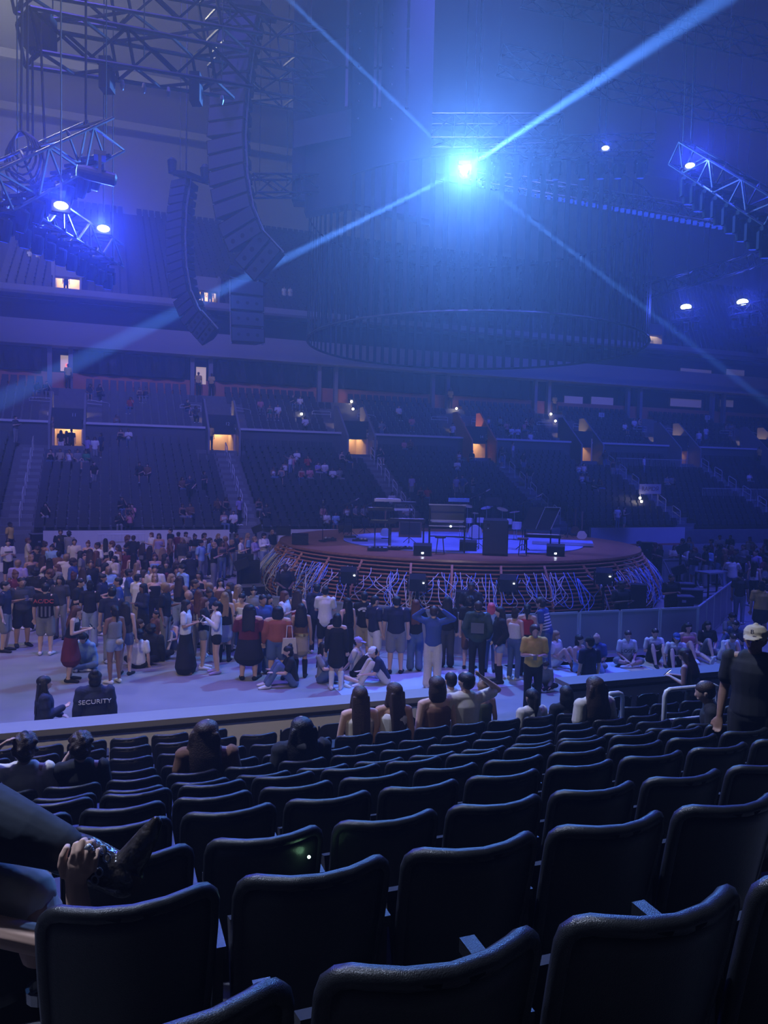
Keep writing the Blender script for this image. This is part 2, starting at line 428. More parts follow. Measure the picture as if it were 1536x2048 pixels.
for r in sorted(ROWS, reverse=True):
    a, b, z = ROWS[r]
    lst = []
    for k in range(-24, 40):
        ac = a - SP / 2 + .018 + k * SP
        if r <= 2 and ac > (1.75 if r == 1 else 2.2): continue         # folding chairs stand here instead
        if r <= 5 and 9.35 < ac < 10.5: continue                       # stair gap with the hand rails
        q = W(ac, b, z - .02); x, y = project(q); qd = project(W(ac, b, z - .4))
        if x < -130 or x > 1660 or y > 2120: continue
        lst.append((ac, x))
    for i, (ac, x) in enumerate(lst):
        t = empty('stadium_seat', W(ac, b, z - SEATH), TH)
        for nm, me in SEAT_PARTS:
            p = meshobj(nm, me, t)
            if nm == 'backrest': meshobj('rim', SEAT_RIM, p)
            if nm == 'armrest' and r >= 10: meshobj('cup_holder', SEAT_CUP, p)
        rowname = 'the row nearest the camera' if r == 12 else 'the %s row from the camera' % nth(13 - r)
        tag(t, 'black stadium seat, %s from the left in %s' % (nth(i + 1), rowname), 'seat', 'stadium seats of the near stand')
        nkeep += 1
# far seats: one mesh data, the 300 - near count that show largest are objects, the rest one object
def far_seat(mb, o, M):
    """low seat facing the floor: back, tipped pan"""
    def P(x, y, z): return o + M @ Vector((x, y, z))
    pts = [(-.23, .05, .36), (.23, .05, .36), (.23, .13, .84), (-.23, .13, .84)]
    mb.hexa([P(-.23, .05, .34), P(.23, .05, .34), P(.23, .10, .34), P(-.23, .10, .34), P(-.20, .14, .85), P(.20, .14, .85), P(.21, .19, .83), P(-.21, .19, .83)])
    mb.hexa([P(-.21, -.05, .36), P(.21, -.05, .36), P(.21, .03, .30), P(-.21, .03, .30), P(-.21, .00, .66), P(.21, .00, .66), P(.21, .06, .66), P(-.21, .06, .66)])
    mb.add([P(.245, -.16, .54), P(.275, -.16, .54), P(.275, .12, .56), P(.245, .12, .56)], [(0, 1, 2, 3)])
FSP = .56
def far_positions():
    out = []
    for i in range(N1):
        for j in range(int((A1 - A0) / FSP)):
            a = A0 + (j + .5) * FSP
            if any(abs(a - x) < .85 for x in AISLES): continue
            if i >= N1 - 3 and any(abs(a - d) < 1.75 for d in DOORS): continue
            out.append((a, LB0 + i * LRUN + .5, LZ0 + i * LRISE, i, j))
    for i in range(N2):
        for j in range(int((A1 - A0) / FSP)):
            a = A0 + (j + .5) * FSP
            if any(abs(a - d) < (1.9 if i < 5 else .8) for d in DOORS): continue
            if i >= N2 - 2 and any(-.5 < ((a + 12.6 - 8.7) % 10.05) < 1.9 for _ in (0,)): continue
            out.append((a, UB0 + i * URUN + .25, UZ0 + i * URISE, 20 + i, j))
    return out
FP = far_positions()
vis = []
for f in FP:
    x, y = project(W(f[0], f[1], f[2] + .6))
    if -20 < x < 1556: vis.append((W(f[0], f[1], f[2]).y, x, f))
NSINGLE = max(0, 300 - nkeep)
hidden_by_crowd = lambda x, i: False
vis.sort(key=lambda v: v[0])
single = set()
for d, x, f in vis:
    if len(single) >= NSINGLE: break
    if f[3] < 6 and x < 480: single.add((f[3], f[4]))
one = MB(); far_seat(one, Vector((0, 0, 0)), Matrix.Identity(3)); FAR_ME = one.mesh('far_seat', m_navy)
R3 = MATA.to_3x3()
rest = MB(); lastaisle = {}
idx = {}
for (a, b, z, i, j) in FP:
    if (i, j) in single:
        o = meshobj('folded_seat', FAR_ME, None, None, W(a, b, z), TH)
        idx[i] = idx.get(i, 0) + 1
        tag(o, 'navy tip-up seat, %s from the left in row %s above the far white rink board' % (nth(idx[i]), ('one two three four five six seven'.split())[i]), 'seat', 'stadium seats of the far stand')
    else:
        far_seat(rest, W(a, b, z), R3)
o = rest.build('distant_seats', m_navy); tag(o, 'rows upon rows of navy tip-up seats across the far stand', 'seats', kind='stuff')
up = MB()
for i in range(ND):
    for j in range(int((A1 - A0 + 16) / .6)):
        a = A0 - 8 + j * .6
        if (a + 300) % 10.05 < 1.3: continue
        if i < 5 and any(abs(a - d) < 1.3 for d in UDA): continue
        x, y = project(W(a, UD0 + i * UDRUN + .4, UDZ + i * UDRISE + .5))
        if not (-150 < x < 1700) or y < -40: continue
        o3 = W(a, UD0 + i * UDRUN + .5, UDZ + i * UDRISE)
        def P(x, y, z): return o3 + R3 @ Vector((x, y, z))
        up.hexa([P(-.24, -.05, .34), P(.24, -.05, .34), P(.24, .08, .34), P(-.24, .08, .34), P(-.22, .06, .84), P(.22, .06, .84), P(.22, .14, .84), P(-.22, .14, .84)])
o = up.build('upper_deck_seats', m_navy); tag(o, 'tiny navy seats filling the upper deck under the roof', 'seats', kind='stuff')
print('near seats', nkeep, 'far singles', len(single), 'far rest', len(FP))
# ------------------------------------------------------------------ the round stage
m_wood = wood('stage_slat_wood', (.30, .12, .05), (.48, .22, .10), .5, (6, 6, 30))
m_deck = wood('stage_deck_wood', (.16, .07, .035), (.28, .13, .065), .35, (1.2, 16, 10))
m_blue = mat('blue_stage_carpet', (.16, .20, .42), .8, var=.2, scale=3)
m_cable = mat('pale_cable', (.55, .56, .62), .5)
m_cableb = mat('blue_cable', (.16, .30, .75), .5)
m_gear = mat('black_gear', (.014, .014, .017), .5, var=.2, scale=9)
m_grey = mat('grey_gear', (.16, .16, .18), .5)
m_silver = mat('silver_gear', (.6, .61, .64), .3, metal=.5)
m_led = mat('white_led', (1, 1, 1), .5, emit=14, ecol=(.75, .85, 1))
m_brown = mat('brown_case', (.10, .06, .045), .6, var=.2, scale=6)
stage = empty('round_stage', STAGE_C); tag(stage, 'round wooden stage ringed by open slats and dangling cables', 'stage')
MB().lathe([(STAGE_R, STAGE_Z - .10), (STAGE_R + .04, STAGE_Z - .06), (STAGE_R + .02, STAGE_Z), (0.01, STAGE_Z)], n=96).build('deck', m_deck, stage)
MB().lathe([(6.1, 0.02), (6.6, STAGE_Z - .12), (6.5, STAGE_Z - .1)], n=64).build('dark_core', m_black, stage)
ic = on_z(925, 1085, STAGE_Z) - STAGE_C
MB().lathe([(4.75, STAGE_Z + .002), (4.75, STAGE_Z + .03), (0.01, STAGE_Z + .03)], n=72).build('carpet', m_blue, stage, loc=(ic.x, ic.y + .4, 0))
NS = 15
def sprof(q):                 # q 0 top .. 1 bottom
    return 7.16 + .64 * math.sin(min(1, q * 1.12) * math.pi / 2) - (.10 * max(0, q - .85) / .15), lerp(STAGE_Z - .16, .10, q)
for i in range(NS):
    r, z = sprof(i / (NS - 1)); n = 96
    mb = MB(); mb.lathe([(r - .07, z - .016), (r + .03, z - .019), (r + .035, z + .015), (r - .07, z + .018)], n=n, caps=False)
    k = len(mb.v) - 4 * n
    mb.f += [(k + 3 * n + j, k + 3 * n + (j + 1) % n, k + (j + 1) % n, k + j) for j in range(n)]
    mb.build('slat', m_wood, stage)
rr = random.Random(5)
for i in range(30):
    th = 2 * math.pi * i / 30 + rr.uniform(-.02, .02); sl = rr.choice((-.05, -.02, 0, .03, .09)); mb = MB()
    pts = []
    for j in range(8):
        q = j / 7; r, z = sprof(q); a = th + sl * q
        pts.append(Vector(((r - .02) * math.cos(a), (r - .02) * math.sin(a), z)))
    for p, q in zip(pts, pts[1:]): mb.bar(p, q, .07, .12, up=(pts[0].x, pts[0].y, 0))
    mb.build('rib', m_wood, stage)
# cables threaded through the slats and hanging in loops
for i in range(170):
    th = math.radians(-90 + rr.choice((-1, 1)) * rr.uniform(0, 96)); q0 = rr.uniform(.10, .28); q1 = rr.uniform(.55, 1.0); dth = rr.gauss(0, .04)
    base = round(th / .08) * .08 + rr.gauss(0, .016); loop = rr.random() < .35
    pts = []
    for j in range(11):
        t = j / 10
        if loop: q = q0 + (q1 - q0) * math.sin(t * math.pi) ; a = base + dth * .8 * (t - .5) * 2 + .012 * math.sin(t * math.pi * 2)
        else: q = q0 + (q1 - q0) * t; a = base + dth * t + .018 * math.sin(t * 7 + i)
        r, z = sprof(q); r += .05 + .16 * math.sin(t * math.pi)
        pts.append((r * math.cos(a), r * math.sin(a), max(.03, z)))
    MB().tube(pts, .013, 5).build('cable', m_cable if rr.random() < .6 else m_cableb, stage, smooth=True)

def st(x, y): return on_z(x, y, STAGE_Z + .034)
def face_cam(p): return math.atan2(-p.x, p.y)          # local -y points to the camera
def gear(name, x, y, label, cat='stage gear', rz=None, group=None):
    p = st(x, y); t = empty(name, p, face_cam(p) if rz is None else rz); return tag(t, label, cat, group)
def wedge(x, y, label, led=False):
    t = gear('wedge_monitor', x, y, label, 'monitor', group='wedge monitors on the stage')
    mb = MB(); mb.add([(-.3, -.2, 0), (.3, -.2, 0), (.3, .22, 0), (-.3, .22, 0), (-.3, -.2, .3), (.3, -.2, .3), (.3, .05, .38), (-.3, .05, .38), (.3, .22, .2), (-.3, .22, .2)],
                      [(3, 2, 1, 0), (0, 1, 5, 4), (4, 5, 6, 7), (7, 6, 8, 9), (2, 3, 9, 8), (1, 2, 8, 6, 5), (0, 4, 7, 9, 3)])
    mb.build('cabinet', m_gear, t); MB().box((0, -.205, .16), (.52, .01, .22)).build('grille', m_blackm, t)
    MB().bar((-.25, .16, .3), (.25, .16, .3), .03).build('handle', m_blackm, t)
    if led: MB().box((.0, -.215, .07), (.07, .02, .05)).build('indicator_lamp', m_led, t)
wedge(600, 1087, 'black wedge monitor on the wooden rim by the lone microphone stand')
wedge(845, 1109, 'black wedge monitor with a white lamp on the front middle rim', True)
wedge(1111, 1110, 'black wedge monitor with a white lamp on the rim right of the tall cabinet', True)
wedge(936, 1101, 'small black wedge monitor tucked against the tall speaker cabinet')
wedge(567, 1070, 'black wedge monitor at the far end of the rim on the left')
wedge(690, 1063, 'black wedge monitor at the back beside the paired microphone stands')
def mic(x, y, h, label, boom=True, round_base=False):
    t = gear('microphone_stand', x, y, label, 'microphone stand', group='microphone stands on the stage')
    MB().tube([(0, 0, 0), (0, 0, h)], .016, 6).build('pole', m_blackm, t)
    if round_base: MB().lathe([(.16, 0), (.16, .03), (.03, .05)], n=14).build('base', m_gear, t)
    else:
        for k in range(3):
            a = k * 2.094 + .4; MB().bar((0, 0, .22), (.28 * math.cos(a), .28 * math.sin(a), 0), .02).build('leg', m_blackm, t)
    if boom:
        b = MB(); b.tube([(-.2, 0, h - .1), (.5, 0, h + .22)], .012, 6); bo = b.build('boom', m_blackm, t); MB().tube([(.48, 0, h + .21), (.62, 0, h + .3)], [.03, .022], 8).build('microphone', m_grey, bo)
    else:
        MB().tube([(0, 0, h), (0, -.03, h + .12)], [.02, .032], 8).build('microphone', m_grey, t)
mic(645, 1082, 1.45, 'lone straight microphone stand with a round base on the left of the stage', False, True)
mic(688, 1068, 1.25, 'microphone stand with boom, first of three behind the lone stand')
mic(703, 1072, 1.2, 'microphone stand with straight microphone, second of three behind the lone stand', False)
mic(729, 1066, 1.2, 'microphone stand with boom, third of three behind the lone stand')
mic(818, 1086, 1.2, 'microphone stand in front of the brown amplifier', False)
mic(943, 1096, 1.85, 'tall boom microphone stand over the drum kit cymbals')
mic(957, 1098, 1.75, 'tall straight microphone stand left of the speaker cabinet', False)
mic(1044, 1100, 1.7, 'boom microphone stand left of the slanted keyboard lid')
mic(1135, 1075, 1.3, 'straight microphone stand near the guitar rack', False)
def keyboard(x, y, w, h, label, tiers=((0., 0),), xstand=True, mt=None):
    t = gear('keyboard_stand', x, y, label, 'keyboard', group='keyboards on the stage')
    for s in (-1, 1):
        if xstand:
            MB().bar((s * w * .3, -.18, 0), (s * w * .3, .2, h), .045).build('leg', m_blackm, t); MB().bar((s * w * .3, .2, 0), (s * w * .3, -.18, h), .045).build('leg', m_blackm, t)
        else:
            for q in (-.16, .16): MB().bar((s * w * .46, q, 0), (s * w * .46, q, h), .05).build('leg', m_blackm, t)
    for k, (dz, dx) in enumerate(tiers):
        kb = MB().box((dx, 0, h + dz + .05), (w, .34, .10)).build('keyboard_body', (mt or [m_gear])[k % len(mt or [1])], t)
        MB().box((dx, .10, h + dz + .105), (w * .9, .13, .012)).build('keys', m_white, kb)
        if dz: 
            for s in (-1, 1): MB().bar((s * w * .4, .1, h), (s * w * .4, .1, h + dz), .03).build('tier_post', m_blackm, t)
keyboard(765, 1093, .95, .85, 'cross-legged keyboard stand with two white-topped keyboards one above another', ((0, 0), (.45, -.1), (.78, .15)), True, [m_gear, m_gear, m_silver])
keyboard(812, 1094, 1.35, .92, 'long black keyboard case on straight legs beside the cross-legged stand', ((0, 0),), False)
keyboard(1085, 1107, 1.2, .55, 'low dark keyboard bench on thin legs under the slanted lid', ((0, 0),), False)
keyboard(800, 1062, 1.1, .95, 'pale slim keyboard on a stand at the back of the stage', ((0, 0), (.3, .2)), False, [m_silver, m_gear])
t = gear('amplifier', 820, 1074, 'brown guitar amplifier cabinet standing at the back of the stage', 'amplifier')
MB().box((0, 0, .35), (.95, .3, .7)).build('cabinet', m_brown, t); MB().box((0, -.155, .36), (.85, .02, .5)).build('grille', m_gear, t); MB().box((0, -.155, .66), (.85, .02, .05)).build('control_strip', m_silver, t)
t = gear('synthesizer_rig', 893, 1103, 'tall black synthesizer rig with white-edged panel and blue keyboard on top', 'synthesizer')
MB().box((0, 0, 1.33), (1.25, .12, .52), Matrix.Rotation(-.25, 4, 'X')).build('panel', m_gear, t)
for z in (1.62, 1.08): MB().box((0, -.30 if z > 1.5 else -.24, z), (1.28, .04, .04)).build('panel_edge', m_silver, t)
MB().box((.38, .12, 1.78), (.72, .25, .12)).build('top_keyboard', mat('blue_synth', (.12, .25, .8), .4), t)
for s in (-.6, .6):
    for q in (-.35, .2): MB().bar((s, q, 0), (s, q, 1.5), .05).build('post', m_blackm, t)
for z in (.55, .82, .9): MB().bar((-.62, -.38, z), (.62, -.38, z), .035).build('crossbar', m_silver if z == .9 else m_blackm, t)
kb = MB().box((0, -.15, .98), (1.15, .35, .09)).build('keyboard_body', m_gear, t); MB().box((0, -.24, 1.03), (1.05, .14, .012)).build('keys', m_white, kb)
MB().box((.12, -.40, .9), (.05, .03, .05)).build('indicator_lamp', m_led, t)
def stool(x, y, label, m_):
    t = gear('stool', x, y, label, 'stool', group='stools on the stage')
    MB().lathe([(.17, .52), (.19, .54), (.18, .58), (.02, .59)], n=14).build('seat', m_, t)
    for k in range(4):
        a = k * 1.571 + .785; MB().bar((.12 * math.cos(a), .12 * math.sin(a), .53), (.19 * math.cos(a), .19 * math.sin(a), 0), .03).build('leg', m_blackm, t)
stool(880, 1107, 'black stool in front of the synthesizer rig', m_gear); stool(1045, 1110, 'wooden stool right of the tall speaker cabinet', m_brown)
t = gear('speaker_cabinet', 990, 1108, 'tall dark blue-black speaker cabinet at the front of the stage', 'speaker')
mb = MB(); mb.hexa([(-.42, -.3, 0), (.42, -.3, 0), (.42, .3, 0), (-.42, .3, 0), (-.42, -.3, 1.14), (.42, -.3, 1.14), (.36, .3, 1.2), (-.36, .3, 1.2)]); mb.build('cabinet', m_gear, t)
MB().box((0, -.305, .58), (.78, .01, 1.06)).build('rear_panel', m_navy, t); MB().box((-.25, -.315, 1.0), (.10, .012, .10)).build('socket_plate', m_blackm, t); MB().box((-.25, -.315, .88), (.03, .012, .03)).build('jack', m_silver, t)
for sx in (-.36, .36): MB().box((sx, -.2, .01), (.05, .05, .03)).build('foot', m_blackm, t)
t = gear('monitor_screen', 985, 1075, 'black screen box standing behind the tall speaker cabinet', 'monitor')
MB().box((0, 0, 1.55), (.7, .3, .3)).build('screen', m_gear, t); MB().box((0, 0, .7), (.12, .12, 1.4)).build('post', m_blackm, t)
t = gear('drum_kit', 955, 1078, 'drum kit with blue-lit cymbals behind the tall speaker cabinet', 'drum kit')
m_drum = mat('pearl_drum', (.45, .47, .55), .25, spec=.6); m_cym = mat('brass_cymbal', (.72, .65, .45), .25, metal=.9)
RX = Matrix.Rotation(math.pi / 2, 4, 'X')
MB().lathe([(.26, -.2), (.28, -.2), (.28, .2), (.26, .2)], (-.1, 0, .3), 20, RX).build('bass_drum', m_drum, t)
for (x, y, z, r, h) in ((-.35, .1, .75, .15, .2), (.1, .1, .78, .15, .2), (.5, .0, .45, .2, .36), (-.65, .25, .6, .17, .14), (1.25, .2, .75, .16, .22), (1.6, .1, .6, .2, .3)):
    d = MB().lathe([(r, -h / 2), (r, h / 2), (.01, h / 2 + .004)], (x, y, z), 16).build('drum', m_drum, t); MB().tube([(x, y, z - h / 2), (x, y, 0)], .015, 5).build('drum_stand', m_silver, d)
for (x, y, z, r, tl) in ((-.45, .3, 1.35, .24, .25), (-.75, .1, 1.0, .2, -.1), (.35, .3, 1.3, .26, -.3), (1.0, .3, 1.25, .24, .3), (1.5, .3, 1.15, .22, -.2), (-.15, .4, 1.05, .2, .1)):
    c = MB().lathe([(r, 0), (.05, .03), (.005, .045)], (x, y, z), 18, Matrix.Rotation(tl, 4, 'X') @ Matrix.Rotation(tl * .7, 4, 'Y')).build('cymbal', m_cym, t); MB().tube([(x, y, z), (x, y + .05, 0)], .013, 5).build('cymbal_stand', m_silver, c)
t = gear('slanted_keyboard', 1083, 1102, 'large slanted black keyboard lid with a bright rim on the right of the stage', 'keyboard')
MB().add([(-.75, -.1, .75), (.3, -.1, .75), (.62, .1, 1.55), (-.45, .1, 1.55), (-.75, -.02, .75), (.3, -.02, .75), (.62, .18, 1.55), (-.45, .18, 1.55)], [(0, 1, 2, 3), (7, 6, 5, 4), (0, 4, 5, 1), (1, 5, 6, 2), (2, 6, 7, 3), (3, 7, 4, 0)]).build('lid', m_gear, t)
MB().bar((.05, .08, 1.56), (.62, .08, 1.56), .03).build('bright_edge', m_silver, t); MB().bar((.3, -.12, .78), (.62, .08, 1.55), .025).build('bright_edge', m_silver, t); MB().bar((-.22, -.12, .78), (.08, .08, 1.55), .02).build('bright_edge', m_silver, t)
for s in (-.6, .3): MB().bar((s, 0, 0), (s, 0, .78), .05).build('leg', m_blackm, t)
t = gear('riser', 1125, 1090, 'low pale-edged riser under the guitars on the right of the stage', 'riser')
MB().box((0, .5, .06), (2.3, 1.3, .12)).build('platform', m_blue, t); MB().box((0, -.16, .06), (2.32, .02, .1)).build('edge_strip', m_silver, t)
def guitar(x, y, label, col):
    t = gear('guitar', x, y, label, 'guitar', group='guitars on the stage'); t.location.z += .02
    mb = MB(); pts = []
    for k in range(20):
        a = 2 * math.pi * k / 20; r = .17 + .035 * math.cos(2 * a) ; z = .25 + r * 1.25 * math.sin(a); xx = r * (.85 if math.sin(a) > 0 else 1.05) * math.cos(a); pts.append((xx, z))
    n = 20; mb.add([(p, -.03, q) for p, q in pts] + [(p, .03, q) for p, q in pts], [tuple(range(n)), tuple(range(2 * n - 1, n - 1, -1))] + [(i, i + n, (i + 1) % n + n, (i + 1) % n) for i in range(n)])
    mb.build('body', col, t); MB().box((0, 0, .78), (.05, .03, .65)).build('neck', m_brown, t); MB().box((0, 0, 1.15), (.08, .03, .16)).build('headstock', m_brown, t)
    MB().bar((-.15, .12, 0), (.15, .12, .0), .03).build('stand', m_blackm, t)
guitar(1163, 1083, 'pale electric guitar upright on the riser edge beside the white lamp post', mat('cream_guitar', (.65, .55, .4), .35))
guitar(1150, 1072, 'dark electric guitar upright behind the pale one', m_brown); guitar(770, 1078, 'pale blue acoustic guitar leaning behind the cross-legged keyboard stand', mat('sky_guitar', (.35, .45, .7), .35))
for i, (x, y, w) in enumerate(((660, 1080, .5), (720, 1082, .6), (755, 1100, .7), (800, 1098, .9), (1000, 1085, .6), (700, 1075, .5))):
    t = gear('pedal_board', x, y, ('pedal board at the foot of the lone microphone stand', 'pedal board with small white lamps behind the lone stand', 'heaped pedal board left of the cross-legged stand', 'long black cable heap under the keyboard case', 'pedal board hidden beside the drum kit', 'pedal board by the second microphone stand')[i], 'pedal board', group='pedal boards on the stage')
    MB().box((0, 0, .035), (w, .3, .07)).build('board', m_gear, t)
    for k in range(int(w / .14)): MB().box((-w / 2 + .08 + k * .14, 0, .09), (.08, .13, .05)).build('pedal', rr.choice((m_silver, m_grey, m_gear, m_blue)), t)
# ------------------------------------------------------------------ people: bodies, clothes and hair
def loft(mb, pts, rx, ry, n=12, side=(1, 0, 0), round_ends=True):
    """closed elliptical tube; rx along `side`, ry across"""
    P = [Vector(p) for p in pts]; m = len(P)
    rx = list(rx) if isinstance(rx, (list, tuple)) else [rx] * m; ry = list(ry) if isinstance(ry, (list, tuple)) else [ry] * m
    rings = []
    for i in range(m):
        t = (P[min(i + 1, m - 1)] - P[max(i - 1, 0)]).normalized(); s = Vector(side); s = s - t * s.dot(t)
        s = s.normalized() if s.length > .05 else t.orthogonal().normalized(); u = t.cross(s)
        rings.append((P[i], s, u, t, rx[i], ry[i]))
    if round_ends:
        for e, sg in (((0, -1), (-1, 1)) if round_ends is True else ((0, -1),)):
            p, s, u, t, a, b = rings[e]; k = min(a, b)
            extra = [(p + t * sg * k * .55, s, u, t, a * .8, b * .8), (p + t * sg * k * .9, s, u, t, a * .4, b * .4)]
            rings = (list(reversed(extra)) + rings) if e == 0 else rings + extra
    vs = []
    for p, s, u, t, a, b in rings:
        for j in range(n):
            an = 2 * math.pi * j / n; vs.append(p + s * (a * math.cos(an)) + u * (b * math.sin(an)))
    m = len(rings)
    fs = [(i * n + j, i * n + (j + 1) % n, (i + 1) * n + (j + 1) % n, (i + 1) * n + j) for i in range(m - 1) for j in range(n)]
    fs += [tuple(range(n - 1, -1, -1)), tuple((m - 1) * n + j for j in range(n))]
    mb.add(vs, fs)
V = Vector
ARMS = {  # elbow, wrist relative to the shoulder, for the left arm (+x); mirrored for the right
    'down': ((.05, .02, -.29), (.06, -.05, -.54)), 'phone': ((.05, -.02, -.28), (-.09, -.27, -.20)), 'cross': ((.05, -.07, -.26), (-.20, -.22, -.20)),
    'hip': ((.20, .08, -.22), (.02, -.05, -.40)), 'head': ((.24, -.06, .06), (.02, .03, .24)), 'point': ((.27, -.02, .05), (.53, -.05, .14)), 'pocket': ((.09, .07, -.27), (.03, -.08, -.47)),
    'lap': ((.05, -.04, -.28), (-.07, -.26, -.36)), 'knee': ((.04, -.16, -.24), (-.02, -.40, -.20)), 'back': ((.07, .10, -.28), (.10, .26, -.48)), 'show': ((.05, -.06, -.27), (-.02, -.27, -.06)),
    'lean': ((.10, -.16, -.22), (.04, -.38, -.26)), 'face': ((.06, -.16, -.18), (-.06, -.16, .06))}
def mir(v, s): return V((v[0] * s, v[1], v[2]))
def skeleton(legs, al, ar, lean):
    J = {}
    zp = {'stand': .93, 'wide': .91, 'walk': .91, 'chair': .52, 'cross': .13, 'knees': .13, 'out': .13, 'kneel': .47, 'side': .13, 'up': .52}[legs]
    J['pel'] = V((0, 0, zp)); R = Matrix.Rotation(math.radians(lean), 3, 'X')      # positive lean = forward (-y)
    def tor(x, y, z): return J['pel'] + R @ V((x, y, z - .93))
    J['R'] = R
    J['wst'] = tor(0, .005, 1.08); J['chs'] = tor(0, .0, 1.27); J['nck'] = tor(0, .012, 1.44); J['hd'] = tor(0, -.012, 1.585)
    J['hdM'] = Matrix.Translation(J['hd']) @ R.to_4x4()
    J['tor'] = tor
    for s, arm in ((1, al), (-1, ar)):
        S = tor(.172 * s, .01, 1.395); e, w = ARMS[arm]
        RR = Matrix.Rotation(math.radians(lean * .5), 3, 'X')
        J['S', s] = S; J['E', s] = S + RR @ mir(e, s); J['W', s] = S + RR @ mir(w, s)
        H = V((.088 * s, 0, zp - .03)); J['H', s] = H
        if legs == 'stand': K, A, T = V((.098 * s, -.015, .49)), V((.105 * s, .025, .085)), V((.135 * s, -.15, .03))
        elif legs == 'wide': K, A, T = V((.14 * s, -.03 * s, .48)), V((.19 * s, .02 + .03 * s, .085)), V((.25 * s, -.13, .03))
        elif legs == 'walk': K, A, T = (V((.09, -.16, .50)), V((.09, -.14, .085)), V((.10, -.33, .03))) if s > 0 else (V((-.09, .06, .48)), V((-.09, .30, .12)), V((-.10, .17, .03)))
        elif legs == 'chair': K, A, T = V((.12 * s, -.43, .50)), V((.12 * s, -.40, .085)), V((.14 * s, -.57, .03))
        elif legs == 'up': K, A, T = V((.12 * s, -.40, .62)), V((.12 * s, -.62, .30)), V((.14 * s, -.78, .36))
        elif legs == 'cross': K, A, T = V((.33 * s, -.26, .17)), V((-.08 * s, -.40 - .03 * s, .085)), V((-.22 * s, -.36 - .03 * s, .05))
        elif legs == 'knees': K, A, T = V((.13 * s, -.33, .50)), V((.12 * s, -.58, .085)), V((.13 * s, -.74, .03))
        elif legs == 'out': K, A, T = (V((.11, -.46, .16)), V((.12, -.90, .08)), V((.14, -.96, .22))) if s > 0 else (V((-.12, -.36, .46)), V((-.10, -.58, .085)), V((-.12, -.74, .03)))
        elif legs == 'side': K, A, T = V((.30 * s if s > 0 else -.02, -.36, .15)), V((.36, -.10 - .06 * s, .085)), V((.50, -.08 - .06 * s, .04))
        elif legs == 'kneel': K, A, T = V((.11 * s, -.10, .07)), V((.11 * s, .33, .08)), V((.11 * s, .46, .03))
        J['K', s], J['A', s], J['T', s] = K, A, T
    return J
def hand(mb, E, Wr, s, r=.0092):
    d = (Wr - E).normalized(); side = d.cross(V((0, 0, 1)))
    side = side.normalized() if side.length > .1 else V((1, 0, 0)); nrm = side.cross(d)
    loft(mb, [Wr, Wr + d * .045, Wr + d * .09], [.026, .038, .040], [.019, .017, .014], 10, side)
    for k in range(4):
        o = Wr + d * .09 + side * (-.030 + .020 * k); L = (.062, .075, .072, .055)[k]
        p1 = o + d * L * .5 - nrm * .004 * s; p2 = o + d * L * .85 - nrm * L * .35 * s
        mb.tube([o - d * .02, p1, p2], [r, r, r * .8], 6)
    th = Wr + d * .03 + side * -.03 * s
    mb.tube([th, th + d * .035 - side * .025 * s, th + d * .07 - side * .028 * s], [.012, .0105, .009], 6)
def head(mb, M):
    def T(x, y, z): return M @ V((x, y, z))
    sx = M.to_3x3() @ V((1, 0, 0))
    loft(mb, [T(0, -.022, -.092), T(0, -.022, -.075), T(0, -.012, -.04), T(0, 0, 0), T(0, .004, .04), T(0, .006, .072), T(0, .006, .094)],
         [.030, .048, .064, .074, .077, .066, .040], [.034, .058, .082, .094, .096, .084, .052], 14, sx)
    loft(mb, [T(0, -.088, .012), T(0, -.104, -.018), T(0, -.096, -.030)], [.009, .015, .010], [.010, .014, .010], 8, sx)      # nose
    loft(mb, [T(-.02, -.084, -.056), T(.02, -.084, -.056)], .011, .010, 8, (0, 0, 1))                                         # lips
    for s in (-1, 1): loft(mb, [T(s * .074, .008, -.028), T(s * .083, .014, .012)], .009, .018, 8, sx)                        # ears
def make_body(J, hands=True):
    mb = MB(); t = J['tor']; sx = (1, 0, 0)
    loft(mb, [t(0, .004, .86), t(0, .002, .93), t(0, 0, 1.02), t(0, 0, 1.10), t(0, -.008, 1.22), t(0, -.006, 1.31), t(0, .006, 1.39), t(0, .012, 1.43)],
         [.13, .158, .142, .128, .148, .16, .145, .07], [.085, .108, .10, .092, .108, .106, .085, .06], 16, sx)
    loft(mb, [J['S', -1], t(-.08, .01, 1.412), t(.08, .01, 1.412), J['S', 1]], .05, .05, 10)
    loft(mb, [t(0, .012, 1.40), t(0, .004, 1.48), J['hd'] - J['R'] @ V((0, 0, .06))], .052, .055, 10, sx)
    head(mb, J['hdM'])
    for s in (-1, 1):
        S, E, Wr = J['S', s], J['E', s], J['W', s]; H, K, A, T = J['H', s], J['K', s], J['A', s], J['T', s]
        loft(mb, [S - (S - J['chs']) * .25, S, lerp(S, E, .5), E], [.05, .054, .046, .039], [.05, .054, .046, .039], 10)
        loft(mb, [E, lerp(E, Wr, .3), Wr], [.039, .040, .026], [.039, .038, .024], 10); 
        if hands: hand(mb, E, Wr, s)
        loft(mb, [lerp(H, K, -.05), lerp(H, K, .35), lerp(H, K, .8), K], [.086, .082, .060, .055], [.09, .084, .062, .056], 12)
        loft(mb, [K, lerp(K, A, .3), lerp(K, A, .75), A], [.054, .056, .040, .034], [.054, .06, .042, .038], 10)
        loft(mb, [A + V((0, .03, -.03)) if abs((A - T).y) > .05 else A, lerp(A, T, .5) + V((0, 0, -.01)), T], [.034, .040, .036], [.040, .032, .020], 10)
    return mb
